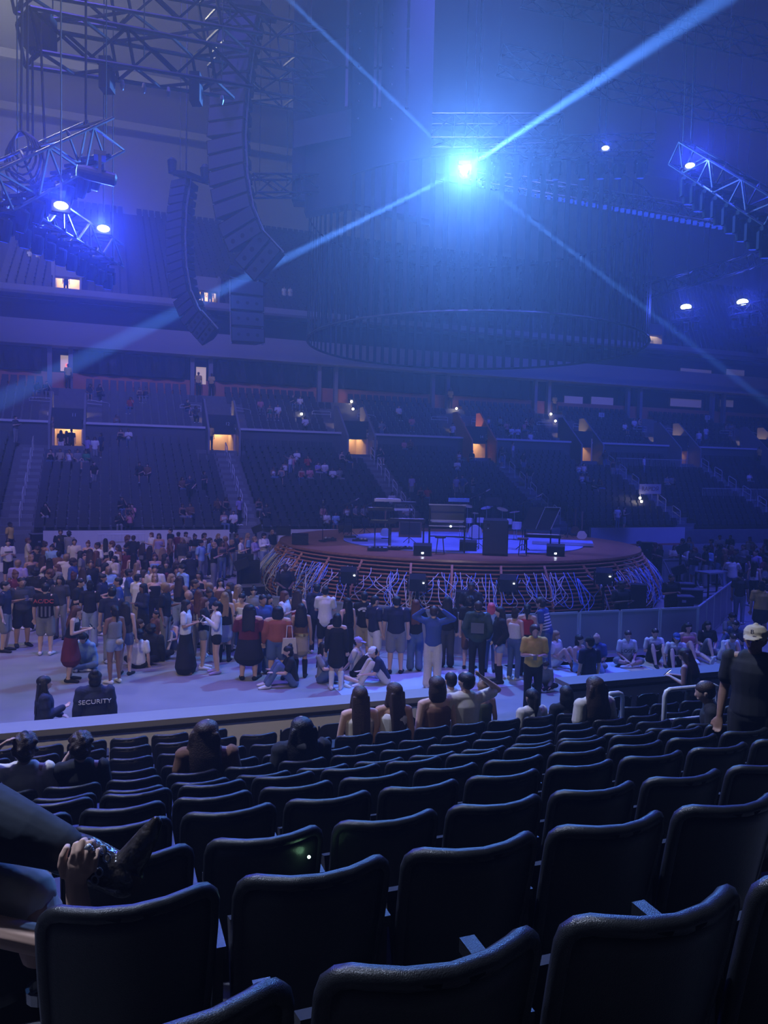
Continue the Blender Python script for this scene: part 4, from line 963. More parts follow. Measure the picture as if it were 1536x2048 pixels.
# floor figures that can be told apart: x, head-top y, height, facing (0 camera, 90 picture right, 180 away), label, options
FLOOR = [
 (10, 1163, 1.74, 70, 'man in navy tee and grey shorts at the very left edge of the crowd', dict(hair='short', top='tee', tc='navy', bottom='shorts', bc='grey', sc='black', wide=1.1)),
 (44, 1155, 1.76, 15, 'man in charcoal tee and black shorts checking his phone', dict(hair='short', al='phone', ar='phone', tc='charcoal', bottom='shorts', bc='black', sc='black', wide=1.2, skin='tan', extra=phone, eyes=True)),
 (91, 1167, 1.75, 165, 'man in black band tee with red lettering and grey shorts, seen from behind', dict(hair='short', tc='black', bottom='shorts', bc='grey', wide=1.12, extra=acdc, al='down', ar='pocket')),
 (141, 1213, 1.64, 80, 'woman in black tank top and patterned skirt bent over her phone', dict(hair='wavy', hc='auburn', al='phone', ar='phone', lean=10, top='tank', bottom='dress', bc='maroon', sc='black', wide=1.15, extra=phone)),
 (229, 1211, 1.67, -150, 'woman in grey tank and denim shorts with a straw pouch at her waist', dict(hair='pony', al='phone', ar='down', top='tank', tc='grey', bottom='hotpants', bc='paledenim', skin='brown', extra=scrunch)),
 (255, 1202, 1.63, 160, 'woman with big black hair in denim shorts behind the grey tank top', dict(hair='wavy', top='tank', tc='charcoal', bottom='hotpants', sc='black')),
 (221, 1176, 1.78, 180, 'tall man in navy shirt and grey trousers seen from behind', dict(hair='short', top='tee', tc='navy', bc='grey', wide=1.1)),
 (180, 1163, 1.68, 178, 'woman in black tee and pale wide jeans seen from behind', dict(hair='bun', tc='black', bottom='wide', bc='paledenim')),
 (151, 1158, 1.72, 70, 'person in black tee looking down beside the pale wide jeans', dict(hair='short', al='phone', ar='phone', lean=10, tc='black', bc='black')),
 (372, 1200, 1.66, 75, 'woman in white tee and long black skirt holding a phone', dict(hair='long', al='phone', ar='phone', tc='white', bottom='maxi', bc='black', sc='brown', skin='tan', extra=phone)),
 (410, 1195, 1.66, 85, 'red-haired woman in dark tee facing the woman with the black skirt', dict(hair='wavy', hc='auburn', al='show', ar='phone', tc='black', bottom='hotpants', bc='grey')),
 (432, 1203, 1.63, -80, 'woman in loose white long-sleeved top and shorts with a long black ponytail', dict(hair='pony', al='show', ar='phone', top='long', tc='white', bottom='hotpants', bc='black', sc='lilac', extra=phone)),
 (455, 1184, 1.67, 175, 'long-haired blond woman in halter top, denim skirt and tall black boots', dict(hair='long', hc='blond', top='crop_tank', bottom='mini', bc='paledenim', shoes='boots', sc='black')),
 (500, 1209, 1.66, 172, 'large woman in maroon blouse and black skirt seen from behind', dict(hair='long', top='offshoulder', tc='maroon', bottom='dress', bc='black', sc='black', wide=1.38, al='phone', ar='phone')),
 (558, 1214, 1.62, 180, 'large woman in rust blouse and denim shorts carrying a pale tote', dict(hair='bob', top='offshoulder', tc='rust', bottom='shorts', bc='denim', sc='black', wide=1.35, extra=QT)),
 (484, 1188, 1.62, -30, 'woman in white tank top reading her phone between the two large women', dict(hair='bun', al='phone', ar='phone', lean=10, top='tank', tc='white', bc='black', extra=phone)),
 (504, 1174, 1.63, 0, 'woman in grey patterned tee facing the camera near the stage corner', dict(hair='bun', al='cross', ar='cross', tc='grey', bc='black', eyes=True)),
 (544, 1187, 1.64, 60, 'woman in brown plaid shirt with long dark hair', dict(hair='long', al='cross', ar='cross', top='long', tc='brown', bc='black')),
 (612, 1211, 1.66, 180, 'woman in brown top, gold skirt and tall black boots', dict(hair='wavy', top='tank', tc='brown', bottom='mini', bc='khaki', shoes='boots', sc='black', skin='tan', extra=goldbelt)),
 (593, 1179, 1.66, 160, 'woman in red strapless top and jeans seen from behind', dict(hair='wavy', hc='brown', top='tube', tc='red', bc='denim', al='phone', ar='phone')),
 (651, 1173, 1.78, 175, 'man in long white tee and black shorts with arms folded', dict(hair='short', al='cross', ar='cross', top='long_tee', tc='white', bottom='shorts', bc='black', sc='black')),
 (667, 1222, 1.62, 180, 'woman in black off-shoulder dress and white boots', dict(hair='bob', top='offshoulder', tc='black', bottom='mini', bc='black', shoes='boots', sc='white')),
 (632, 1168, 1.76, 180, 'man in a navy hooded jacket close to the stage slats', dict(hair='short', top='hoodie', tc='navy', bc='black')),
 (703, 1198, 1.67, -140, 'woman in black jumpsuit with long straight hair', dict(hair='long', top='tank', tc='black', bottom='wide', bc='black', sc='black', al='down', ar='down')),
 (729, 1187, 1.77, 178, 'man in black tee with white back print and khaki shorts', dict(hair='short', tc='black', bottom='shorts', bc='khaki', extra=arcback, al='cross', ar='cross')),
 (752, 1191, 1.75, 130, 'man in navy tee and white shorts glancing sideways', dict(hair='short', tc='navy', bottom='shorts', bc='white', hturn=-25)),
 (787, 1192, 1.78, 180, 'broad man in dark blue tee and pale shorts seen from behind', dict(hair='short', tc='navy', bottom='shorts', bc='grey', sc='black', wide=1.15)),
 (832, 1200, 1.66, 180, 'woman with long auburn hair in black top and flared jeans', dict(hair='long', hc='auburn', top='tee', tc='black', bottom='wide', bc='denim', sc='black', al='lean', ar='lean')),
 (868, 1213, 1.77, 172, 'man in denim shirt and cream trousers with hands behind his head', dict(hair='short', hc='brown', al='head', ar='head', top='long', tc='blue', bottom='wide', bc='cream', sc='white')),
 (895, 1194, 1.68, 180, 'woman in black with long wavy black hair down her back', dict(hair='wavy', top='long', tc='black', bottom='wide', bc='charcoal', sc='black')),
 (941, 1194, 1.72, 170, 'curly-haired person in black tee left of the dark green hoodie', dict(hair='curly', tc='black', bottom='shorts', bc='brown', sc='black')),
 (957, 1203, 1.78, 178, 'man in dark green hooded jacket and black trousers', dict(hair='short', hc='brown', al='pocket', ar='pocket', top='hoodie', tc='darkgreen', bc='black', sc='cream', extra=hoodprint, wide=1.05)),
 (983, 1206, 1.63, 180, 'pink-haired woman in pale blue crop top and denim', dict(hair='bob', hc='pink', top='crop', tc='sky', bc='denim', sc='black')),
 (1009, 1211, 1.70, -75, 'woman in black leather jacket, shorts and tall boots', dict(hair='wavy', al='pocket', ar='pocket', top='jacket', tc='black', bottom='hotpants', bc='paledenim', shoes='boots', sc='black')),
 (1048, 1211, 1.65, 178, 'woman in red tank top with black ponytail at the barricade', dict(hair='pony', top='tank', tc='red', bottom='pants', bc='black', sc='black')),
 (1030, 1218, 1.62, 150, 'woman in pale tank leaning beside the red tank top', dict(hair='bun', hc='brown', top='tank', tc='white', bottom='pants', bc='denim')),
 (1098, 1198, 1.77, -110, 'man in blue and white striped tee looking down at the barricade', dict(hair='curly', hc='brown', lean=15, tc='blue', bc='denim', extra=stripes)),
 (1069, 1249, 1.76, 10, 'man in yellow shirt with lanyard and black trousers walking below the barricade', dict(hair='short', hc='brown', al='phone', ar='phone', lean=10, top='tee', tc='yellow', bc='black', sc='white', extra=lanyard, hturn=40, eyes=True)),
 (1524, 1165, 1.68, 178, 'woman in yellow top and black skirt at the right edge', dict(hair='bun', top='tee', tc='gold', bottom='mini', bc='black', sc='black', wide=1.15)),
 (1482, 1135, 1.72, 170, 'person with a black shoulder bag near the right barricade corner', dict(hair='short', tc='charcoal', bc='paledenim')),
 (1466, 1112, 1.74, 175, 'man in white tee leaning on the right barricade corner', dict(hair='short', tc='white', bc='denim', al='lean', ar='lean', skin='brown')),
 (1510, 1123, 1.66, 160, 'woman in white tank with black hair by the right barricade', dict(hair='long', top='tank', tc='white', bc='black')),
 (1531, 1155, 1.7, -100, 'person in black turned left behind the yellow top', dict(hair='short', tc='black', bc='black')),
 (88, 1353, 1.66, 95, 'security woman in dark jacket with long black hair behind the near wall', dict(hair='long', al='lap', ar='phone', top='jacket', tc='navy', bc='black', sc='black', vox=.01)),
 (190, 1343, 1.74, 180, 'security guard with SECURITY on the back of a dark jacket', dict(hair='bun', top='jacket', tc='navy', bc='black', sc='black', wide=1.15, vox=.01, extra=security)),
 (1180, 1275, 1.66, -150, 'man in black cap and dark sports jersey behind the near wall', dict(hair='short', hat=('cap', 'black'), top='long_tee', tc='navy', bc='black', hturn=20)),
 (378, 1085, 1.80, -150, 'guard in black leaning over the steel barricade on the left', dict(hair='short', skin='dark', tc='black', bc='black', sc='black', wide=1.2, lean=15, al='lean', ar='lean')),
 (571, 1128, 1.72, 10, 'guard in black on the floor before the left stage slats', dict(hair='short', skin='dark', tc='black', bc='black', sc='black', wide=1.15, al='lap', ar='lap')),
 (943, 1166, 1.74, 0, 'guard in black before the middle stage slats', dict(hair='short', skin='dark', tc='black', bc='black', sc='black', wide=1.2, al='lap', ar='lap', eyes=True)),
 (1244, 1162, 1.74, 40, 'guard in black before the right stage slats', dict(hair='short', skin='dark', tc='black', bc='black', sc='black', wide=1.25, al='phone', ar='phone', eyes=True)),
 (1344, 1149, 1.72, 30, 'guard in black beside the equipment cases right of the stage', dict(hair='short', skin='brown', tc='black', bc='black', sc='black', wide=1.15, al='phone', ar='phone', eyes=True)),
 (276, 1148, 1.74, 130, 'man in white tee and khaki trousers standing in the middle of the crowd', dict(hair='short', tc='white', bc='khaki', al='phone', ar='phone')),
 (346, 1150, 1.68, 60, 'curly blond woman in white tank with a white tote', dict(hair='wavy', hc='blond', top='tank', tc='white', bottom='hotpants', bc='paledenim', al='phone', ar='phone', extra=QT2)),
 (381, 1180, 1.74, 100, 'bald man in maroon shirt behind the long black skirt', dict(hair='bald', tc='maroon', bc='grey', skin='tan')),
 (16, 1080, 1.76, 10, 'man in lettered white tee with a white carrier bag at the back left', dict(hair='short', tc='white', bottom='shorts', bc='black', al='phone', ar='phone', extra=tee_and_bag, eyes=True)),
 (20, 1042, 1.78, 60, 'guard in yellow shirt at the foot of the left stairs', dict(hair='short', skin='dark', tc='yellow', bc='black', sc='black', wide=1.15)),
 (1294, 1035, 1.76, 160, 'person in dark clothes with a red cap walking by the far rink board', dict(hair='short', tc='navy', bc='black', hat=('cap', 'red'))),
 (341, 1057, 1.78, -60, 'man in black tee before the far rink board', dict(hair='short', tc='black', bc='black')),
 (441, 1157, 1.62, 10, 'black-haired woman facing the camera before the steel barricade', dict(hair='long', top='tank', tc='brown', bc='black', eyes=True)),
 (476, 1169, 1.64, 120, 'blond woman turned away beside the stage corner', dict(hair='long', hc='blond', top='tank', tc='white', bc='denim')),
 (310, 1148, 1.62, 5, 'blond woman in black facing the camera amid the crowd', dict(hair='bob', hc='blond', top='tank', tc='black', bc='black', eyes=True)),
]
for (x, y, H, f, lab, o) in FLOOR:
    p = at_head(x, y, H * (1 if o.get('lean', 0) < 8 else .985))
    if 'near wall' in lab or 'SECURITY' in lab: q = on_b(x, y, 11.95 if x < 300 else 12.4); H = q.z; p = V((q.x, q.y, 0))
    person(p, facing(p, f), lab, H, **o)
# people sitting on the floor: x, y of the head top, facing, label
SIT = [
 (279, 1236, 80, 'woman sitting on the floor with short brown hair, facing picture right', dict(legs='cross', hair='bob', hc='brown', tc='black', bc='denim')),
 (310, 1228, -60, 'man in brown jacket sitting on the floor in the seated group', dict(legs='cross', hair='short', top='jacket', tc='brown', bc='black', skin='tan')),
 (346, 1231, -20, 'woman in striped tank sitting on the floor over her phone', dict(legs='knees', hair='bun', top='tank', tc='lilac', bc='denim', bottom='shorts', al='knee', ar='phone', lean=10)),
 (277, 1262, 170, 'person in pale grey tee sitting with back to the camera', dict(legs='cross', hair='curly', tc='white', bc='black')),
 (299, 1252, 160, 'person in big black jacket sitting with back to the camera', dict(legs='cross', hair='curly', top='jacket', tc='black', bc='black', wide=1.25)),
 (708, 1271, 75, 'man in cap and cream tee sitting with knees raised', dict(legs='knees', hair='short', hat=('cap', 'lilac'), tc='cream', bottom='shorts', bc='black', al='knee', ar='back', lean=5)),
 (771, 1293, -75, 'man in white cap and navy tee sitting in white trousers', dict(legs='knees', hair='short', hat=('cap', 'white'), tc='navy', bc='cream', al='knee', ar='knee', lean=25)),
 (590, 1288, -80, 'woman in black tee sitting on the floor behind the standing women', dict(legs='knees', hair='bun', tc='black', bc='denim', al='knee', ar='knee', lean=10)),
 (640, 1290, 60, 'person sitting with pale legs stretched between the boots', dict(legs='out', hair='long', tc='grey', bottom='shorts', bc='denim', al='back', ar='knee')),
 (180, 1262, -30, 'person in a pale patterned hooded top crouched on the floor', dict(legs='cross', hair='curly', top='hoodie', tc='sky', bc='denim', lean=20)),
 (1116, 1266, 60, 'woman in white dress and brown boots sitting against the barricade', dict(legs='knees', hair='wavy', hc='blond', top='tee', tc='white', bottom='hotpants', bc='white', shoes='ankle', sc='brown', al='lap', ar='lap')),
 (1153, 1269, 60, 'dark-haired woman in pale blue overalls sitting against the barricade', dict(legs='knees', hair='bob', top='tank', tc='sky', bc='sky', al='knee', ar='lap')),
 (1199, 1266, -30, 'bald man in blue sitting cross-legged against the barricade', dict(legs='cross', hair='bald', tc='blue', bc='grey', al='lap', ar='phone', lean=10)),
 (1253, 1260, 20, 'man in white tee printed LOSER sitting cross-legged against the barricade', dict(legs='cross', hair='short', hc='brown', tc='white', bottom='shorts', bc='grey', al='lap', ar='lap', lean=10, extra=loser, eyes=True)),
 (1312, 1258, 20, 'black-haired man in white tee and black shorts sitting with knees up', dict(legs='knees', hair='short', tc='white', bottom='shorts', bc='black', al='knee', ar='phone', lean=10, shoes='shoes', sc='black')),
 (1347, 1263, 10, 'person in white tee with blue visor sitting with knees up', dict(legs='knees', hair='bob', hat=('cap', 'blue'), tc='white', bottom='shorts', bc='black', al='knee', ar='phone', lean=10)),
 (1381, 1246, 30, 'woman in red and pink top sitting with legs stretched out', dict(legs='out', hair='wavy', top='tank', tc='pink', bottom='hotpants', bc='maroon', al='lap', ar='phone', wide=1.15)),
 (1415, 1247, 25, 'woman in black printed tee with long curly hair sitting', dict(legs='out', hair='wavy', tc='black', bottom='shorts', bc='grey', al='lap', ar='lap', eyes=True)),
 (1447, 1258, 30, 'person in white tee bent forward over bare knees', dict(legs='knees', hair='short', hc='brown', tc='white', bottom='shorts', bc='white', al='knee', ar='knee', lean=35)),
 (1462, 1226, 20, 'man in grey tee sitting behind the bent white tee', dict(legs='knees', hair='curly', tc='grey', bc='denim', al='knee', ar='knee', lean=10, eyes=True)),
 (1478, 1242, -40, 'man in jeans raising his hands at the end of the seated row', dict(legs='knees', hair='short', tc='navy', bc='denim', al='show', ar='show', lean=10, eyes=True)),
 (1087, 1317, 15, 'child in denim jacket leaning at the near wall opening', dict(legs='cross', hair='curly', hc='brown', top='jacket', tc='grey', bc='black', lean=20, al='lap', ar='lap', eyes=True)),
]
for (x, y, f, lab, o) in SIT:
    H = 1.66; hz = (.13 + .76 * math.cos(math.radians(o.get('lean', 0) - 5))) * H / 1.7
    if lab.startswith('child'): H = 1.25; hz = .66
    p = at_head(x, y, hz); o = dict(o); person(p, facing(p, f), lab, H, group='people sitting on the floor', **o)
# the packed crowd: x, head-top y per row, made individual by seeded looks
rc = random.Random(11)
TOPS = ['black', 'black', 'black', 'white', 'charcoal', 'navy', 'grey', 'white', 'maroon', 'lilac', 'brown', 'blue', 'cream', 'sky']
LOOKC = {'long': 'long-haired', 'short': 'short-haired', 'bun': 'person with hair bun', 'wavy': 'wavy-haired', 'curly': 'curly-haired', 'bob': 'bob-haired', 'pony': 'ponytailed'}
CROWD = dict(
 left=[(56, 1076), (36, 1120), (31, 1142), (65, 1110), (83, 1110), (99, 1117), (104, 1090), (121, 1060), (138, 1063), (122, 1073), (143, 1118), (133, 1108), (195, 1085), (211, 1077), (224, 1083), (180, 1098), (193, 1102), (221, 1102),
       (229, 1112), (256, 1070), (267, 1071), (208, 1125), (148, 1145), (167, 1135), (253, 1098), (268, 1106), (286, 1086), (245, 1138), (237, 1155), (258, 1138), (310, 1108), (307, 1131), (336, 1123), (350, 1122), (325, 1095), (357, 1064),
       (372, 1064), (303, 1065), (318, 1067), (385, 1074), (292, 1120), (274, 1126), (330, 1108), (361, 1090), (345, 1078), (300, 1092), (236, 1090), (163, 1102), (152, 1078), (173, 1083), (118, 1102), (90, 1083), (75, 1094), (118, 1128),
       (100, 1140), (185, 1122), (222, 1135), (205, 1148), (290, 1140), (322, 1130), (365, 1130), (331, 1165), (357, 1150), (388, 1160), (292, 1166), (120, 1152), (72, 1136), (398, 1142), (415, 1165), (422, 1177), (462, 1166), (398, 1180),
       (525, 1190), (567, 1184), (450, 1180)],
 barricade=[(390, 1069), (399, 1079), (420, 1074), (437, 1069), (452, 1072), (473, 1066), (481, 1075), (496, 1066), (510, 1074), (528, 1067), (545, 1060), (464, 1080), (409, 1066), (428, 1084), (445, 1082)],
 right=[(1278, 1083), (1310, 1085), (1320, 1088), (1352, 1090), (1373, 1090), (1379, 1074), (1407, 1090), (1438, 1087), (1440, 1070), (1461, 1070), (1463, 1091), (1487, 1088), (1500, 1073), (1505, 1090), (1524, 1096), (1395, 1093), (1420, 1094), (1450, 1097),
        (1475, 1098), (1512, 1100), (1365, 1078), (1423, 1078), (1495, 1110), (1532, 1078), (1530, 1112)])
PH = {'left': 'in the crowd left of stage', 'barricade': 'at the braced left barricade', 'right': 'behind the right barricade'}
FACE = {'left': lambda: rc.choice((180, 150, 120, 90, -90, 70, -60, 30, 0, -20, 165)), 'barricade': lambda: rc.choice((60, 80, 30, 100, 40)), 'right': lambda: rc.choice((-60, -90, -30, 0, -120, -45))}
seen = {}
for zone, pts in CROWD.items():
    for (x, y) in sorted(pts):
        male = rc.random() < .35; H = rc.uniform(1.70, 1.82) if male else rc.uniform(1.58, 1.70)
        p = at_head(x, y, H); f = FACE[zone]()
        hair = rc.choice(('short', 'short', 'short', 'curly')) if male else rc.choice(('long', 'long', 'wavy', 'bun', 'bob', 'pony', 'long'))
        tc = rc.choice(TOPS); top = rc.choice(('tee', 'tee', 'long')) if male else rc.choice(('tank', 'tee', 'crop', 'tank', 'long'))
        a = rc.choice((('phone', 'phone'), ('down', 'down'), ('cross', 'cross'), ('phone', 'down'), ('hip', 'down')))
        bt = rc.choice(('pants', 'shorts', 'wide')) if male else rc.choice(('pants', 'wide', 'hotpants', 'mini', 'pants'))
        key = (zone, hair, tc); seen[key] = seen.get(key, 0) + 1
        who = LOOKC[hair]; who = who if 'person' in who else who + ' person'
        lab = '%s in %s %s, %s such from left' % (who, tc, PH[zone], nth(seen[key]))
        person(p, facing(p, f), lab, H, hair=hair, hc=rc.choice(('black', 'black', 'brown', 'brown', 'auburn', 'blond')), skin=rc.choice(('fair', 'tan', 'tan', 'brown')), top=top, tc=tc, bottom=bt,
               bc=rc.choice(('denim', 'black', 'paledenim', 'grey', 'khaki')), sc=rc.choice(('white', 'black', 'white')), al=a[0], ar=a[1], wide=rc.uniform(.95, 1.15), group='the crowd ' + PH[zone], vox=.015)
# ---- far stand: x, head-top y, code (s seated, u standing), colour of the top
STAND = '''75 760 s black|93 760 s navy|180 767 s navy|199 769 s black|279 771 s maroon|292 773 s navy|261 789 s red|375 802 s black|392 808 s charcoal|521 802 s pink|540 808 s green|556 809 s white|233 838 s grey|242 859 s black|257 860 s white|
102 895 s black|120 896 s khaki|139 896 s white|155 896 s grey|173 895 s green|188 921 u black|175 868 u lilac|190 873 u white|202 870 u navy|279 924 s black|295 926 s brown|379 948 u navy|365 957 s brown|408 948 u charcoal|365 1001 s black|381 1001 s brown|
244 1001 s black|259 1001 s charcoal|264 1010 s pink|239 1030 s black|260 1030 s pink|91 1010 s black|436 999 s brown|452 1000 s black|478 995 u lilac|518 1000 s black|534 1000 s charcoal|448 1045 s white|467 1045 s white|
586 794 s black|600 794 s white|611 828 s white|547 927 s white|563 930 s grey|571 916 s white|585 915 s pink|580 904 u white|594 903 s white|616 915 s red|604 930 s red|620 930 s pink|636 928 s lilac|650 925 s white|666 930 s white|679 929 s grey|684 902 s black|697 902 s black|
748 872 u khaki|762 841 u grey|761 900 s black|646 1007 s pink|653 1032 s white|672 1036 s sky|694 1006 s white|712 1007 s grey|729 1007 s grey|784 984 s white|798 812 s white|824 833 s pink|919 831 s white|904 842 u white|964 829 s lilac|977 830 s white|1001 830 s grey|1052 834 s red|1063 834 s brown|
1014 847 s pink|1024 850 s white|1036 851 s white|1048 848 s pink|1062 860 s white|809 877 s pink|821 879 s brown|937 885 s white|918 903 s white|944 898 s black|915 921 s white|1024 887 u white|1045 910 u black|1058 929 u black|1003 893 u black|822 953 u lilac|911 955 u lilac|923 954 u blue|944 951 u black|
842 973 s black|856 973 s red|813 1007 s white|1179 862 s lilac|1189 861 s grey|1250 842 s white|1269 840 s white|1279 837 s khaki|1396 860 u white|1410 856 u white|1372 867 s white|1452 846 s grey|1463 846 s grey|1286 916 u white|1224 919 u black|1208 902 u charcoal|1158 931 s white|1168 930 s white|1164 945 s white|
1175 948 s grey|1187 956 s black|1199 956 s black|1499 949 s white|1333 953 s grey|1344 952 s grey|1232 1030 u white|1246 1030 u black'''
def stand_pos(x, y, h):
    """row of the far stand whose figure of height h above its tread shows its head at x, y"""
    best = None
    for i in range(N1):
        b = LB0 + i * LRUN + .35; p = on_b(x, y, b); e = abs(p.z - (LZ0 + i * LRISE + h))
        if best is None or e < best[0]: best = (e, V((p.x, p.y, LZ0 + i * LRISE)), i)
    for i in range(N2):
        b = UB0 + i * URUN + .1; p = on_b(x, y, b); e = abs(p.z - (UZ0 + i * URISE + h))
        if best is None or e < best[0]: best = (e, V((p.x, p.y, UZ0 + i * URISE)), 20 + i)
    return best
cnt = {}
rs = random.Random(3)
for ent in STAND.replace('\n', '').split('|'):
    x, y, code, c = ent.split(); x, y = int(x), int(y); H = rs.uniform(1.6, 1.75)
    h = (1.28 if code == 's' else 1.7) * H / 1.7
    e, p, i = stand_pos(x, y, h)
    cnt[(code, c)] = cnt.get((code, c), 0) + 1
    lab = 'person in %s %s in the far stand, %s such from the left' % (c, 'seated' if code == 's' else 'standing', nth(cnt[(code, c)]))
    f = rs.choice((0, 15, -15, 30, -20)); 
    if code == 's': pp = p + NB * .02; kw = dict(legs='chair', al=rs.choice(('lap', 'phone', 'face')), ar=rs.choice(('lap', 'phone')), lean=rs.choice((0, 5)))
    else: pp = p - NB * .15; kw = dict(legs='stand', al=rs.choice(('down', 'hip')), ar=rs.choice(('down', 'phone'))); f = rs.choice((0, 40, -50))
    if ent.startswith('580 904'): kw['ar'] = 'point'
    person(pp, TH + math.radians(f), lab, H, hair=rs.choice(('long', 'short', 'bun', 'short', 'wavy')), hc=rs.choice(('black', 'brown', 'brown')), skin=rs.choice(('fair', 'tan', 'brown')), top=rs.choice(('tee', 'tee', 'tank')), tc=c,
           bottom=rs.choice(('pants', 'shorts')), bc=rs.choice(('black', 'denim', 'grey')), sc='white', group='people in the far stand', vox=.018, **kw)
# guards and figures in the doorways
for (x, y, H, f, lab, o, b, z) in [
    (136, 747, 1.78, 20, 'guard in yellow shirt below the upper left suite door', dict(tc='yellow', bc='black', skin='dark', hair='short'), 60.6, None),
    (397, 767, 1.78, 0, 'guard in yellow shirt and hat left of the pillar above section stairs', dict(tc='yellow', bc='black', skin='dark', hair='short'), 60.6, None),
    (423, 771, 1.76, -20, 'guard in yellow shirt right of the pillar above section stairs', dict(tc='yellow', bc='black', skin='dark', hair='short'), 60.6, None),
    (901, 799, 1.78, 0, 'guard in yellow shirt at the top of the middle stairs', dict(tc='yellow', bc='black', skin='dark', hair='short'), 60.6, None),
    (1109, 815, 1.78, 0, 'guard in yellow shirt at the top of the right stairs', dict(tc='yellow', bc='black', skin='dark', hair='short'), 60.6, None),
    (1519, 906, 1.78, 0, 'guard in pale yellow shirt in the rightmost lit doorway', dict(tc='yellow', bc='black', skin='brown', hair='short'), 54.9, None),
    (31, 837, 1.8, 60, 'guard in dark shirt standing by the left stair top', dict(tc='charcoal', bc='grey', hair='short', al='phone', ar='phone'), 54.6, None),
    (122, 850, 1.66, 170, 'woman in white shorts walking into the left lit doorway', dict(tc='black', bottom='shorts', bc='white', hair='long'), 56.4, None),
    (133, 850, 1.64, 180, 'second woman in dark clothes walking into the left lit doorway', dict(tc='black', bc='black', hair='long'), 56.6, None),
    (143, 846, 1.75, 175, 'man at the side of the left lit doorway', dict(tc='black', bc='black', hair='short'), 56.2, None),
    (421, 852, 1.78, 10, 'guard in yellow leaning at the second lit doorway', dict(tc='yellow', bc='black', skin='dark', hair='short'), 54.85, None),
    (1335, 906, 1.66, 100, 'dark-haired woman chatting in the terracotta doorway, nearer the left', dict(tc='black', bc='black', hair='wavy'), 55.4, None),
    (1346, 904, 1.68, -100, 'dark-haired woman chatting in the terracotta doorway, nearer the right', dict(tc='black', bc='black', hair='wavy'), 55.4, None),
    (132, 560, 1.7, 0, 'silhouette standing in the upper left lit doorway', dict(tc='black', bc='black', skin='dark', hair='long'), UD0 + 1.7, UDZ + .2),
    (405, 592, 1.75, 0, 'silhouette at the left of the second upper lit doorway', dict(tc='black', bc='black', skin='dark', hair='short'), UD0 + 1.7, UDZ + .2),
    (420, 594, 1.75, 0, 'silhouette at the right of the second upper lit doorway', dict(tc='black', bc='black', skin='dark', hair='short'), UD0 + 1.7, UDZ + .2),
    (59, 517, 1.2, 0, 'person on the upper deck rail left of its lit doorway', dict(tc='white', bc='black', hair='long'), UD0 + 5.5, UDZ + 6 * UDRISE),
    (74, 519, 1.2, 0, 'person in pale top next to the upper deck rail', dict(tc='white', bc='black', hair='long'), UD0 + 5.5, UDZ + 6 * UDRISE),
    (340, 523, 1.3, 0, 'person in grey on the upper deck behind the curved speaker array', dict(tc='grey', bc='black', hair='long'), UD0 + 7, UDZ + 8 * UDRISE),
    (568, 599, 1.3, 0, 'person in white on the upper deck right of the big array', dict(tc='white', bc='white', hair='long'), UD0 + 3.0, UDZ + 3 * UDRISE),
    (580, 599, 1.3, 0, 'second person in white on the upper deck right of the big array', dict(tc='white', bc='white', hair='long'), UD0 + 3.0, UDZ + 3 * UDRISE)]:
    p = on_b(x, y, b); zz = p.z - H if z is None else z
    if 'terracotta doorway' in lab: p = W(47.65 if 'left' in lab else 48.35, 56.6)
    if z is None and b > 60: zz = UZ0 + (N2 - 1) * URISE
    if z is None and b < 60: zz = LZ0 + (N1 - 2) * LRISE - .2 if b > 55 else LZ0 + (N1 - 1) * LRISE
    person(V((p.x, p.y, zz)), TH + math.radians(f), lab, H, sc='black', vox=.018, group='staff and visitors at the doorways', **o)
# ------------------------------------------------------------------ people in the near stand
NEARP = [
 (50, 1470, 175, 'person in cream tee and patterned head scarf resting an arm on the head', dict(hair='curly', hc='brown', hat=('beanie', 'navy'), tc='cream', al='head', ar='lap', skin='tan')),
 (162, 1468, 178, 'person with dark curly hair and black tee in the near seats', dict(hair='curly', hc='brown', tc='black', al='face', ar='lap')),
 (415, 1441, 170, 'woman with very long brown hair and sheer brown top in the near seats', dict(hair='wavy', hc='brown', top='long', tc='brown', wide=1.2, skin='tan', hturn=-20)),
 (603, 1435, 178, 'woman in black with long black hair in the near seats', dict(hair='wavy', hc='black', top='hoodie', tc='black', wide=1.2)),
 (720, 1373, 172, 'woman with long straight brown hair raising a hand, near the rail', dict(hair='long', hc='brown', top='tank', tc='cream', al='lap', ar='show')),
 (788, 1366, 165, 'woman with long brown hair in white sleeveless top beside her', dict(hair='long', hc='brown', top='tank', tc='white', hturn=30, skin='tan')),
 (874, 1353, 176, 'woman with wavy brown hair in brown vest', dict(hair='bob', hc='brown', top='tank', tc='brown', wide=1.1)),
 (902, 1345, 178, 'man in white tee with cropped black hair half hidden', dict(hair='short', tc='white')),
 (932, 1345, 172, 'man in cream tee with a hand on his head', dict(hair='short', al='lap', ar='head', tc='cream', wide=1.1, hturn=30)),
 (966, 1362, 176, 'woman in olive tank top beside the hand on head', dict(hair='bun', hc='blond', top='tank', tc='olive')),
 (1064, 1387, 180, 'woman in cream tee with a dark hair knot low on her neck', dict(hair='pony', hc='black', tc='cream')),
 (1132, 1384, 170, 'person in black looking at a bright phone', dict(hair='bob', hc='black', tc='black', al='phone', ar='phone', extra=phone)),
 (1190, 1354, 176, 'woman with long curly light brown hair in cream tee and black strap', dict(hair='wavy', hc='brown', top='tee', tc='cream', wide=1.12,
    extra=lambda t, q: MB().tube([(-.10, -.1, 1.0), (-.12, .02, 1.0), (-.09, .135, .86), (-.05, .15, .75)], .018, 6).build('shoulder_strap', cloth('black'), t))),
]
NROW = {50: 5, 162: 5, 415: 5, 603: 5, 720: 2, 788: 2, 874: 2, 902: 1, 932: 2, 966: 1, 1064: 3, 1132: 3, 1190: 4}
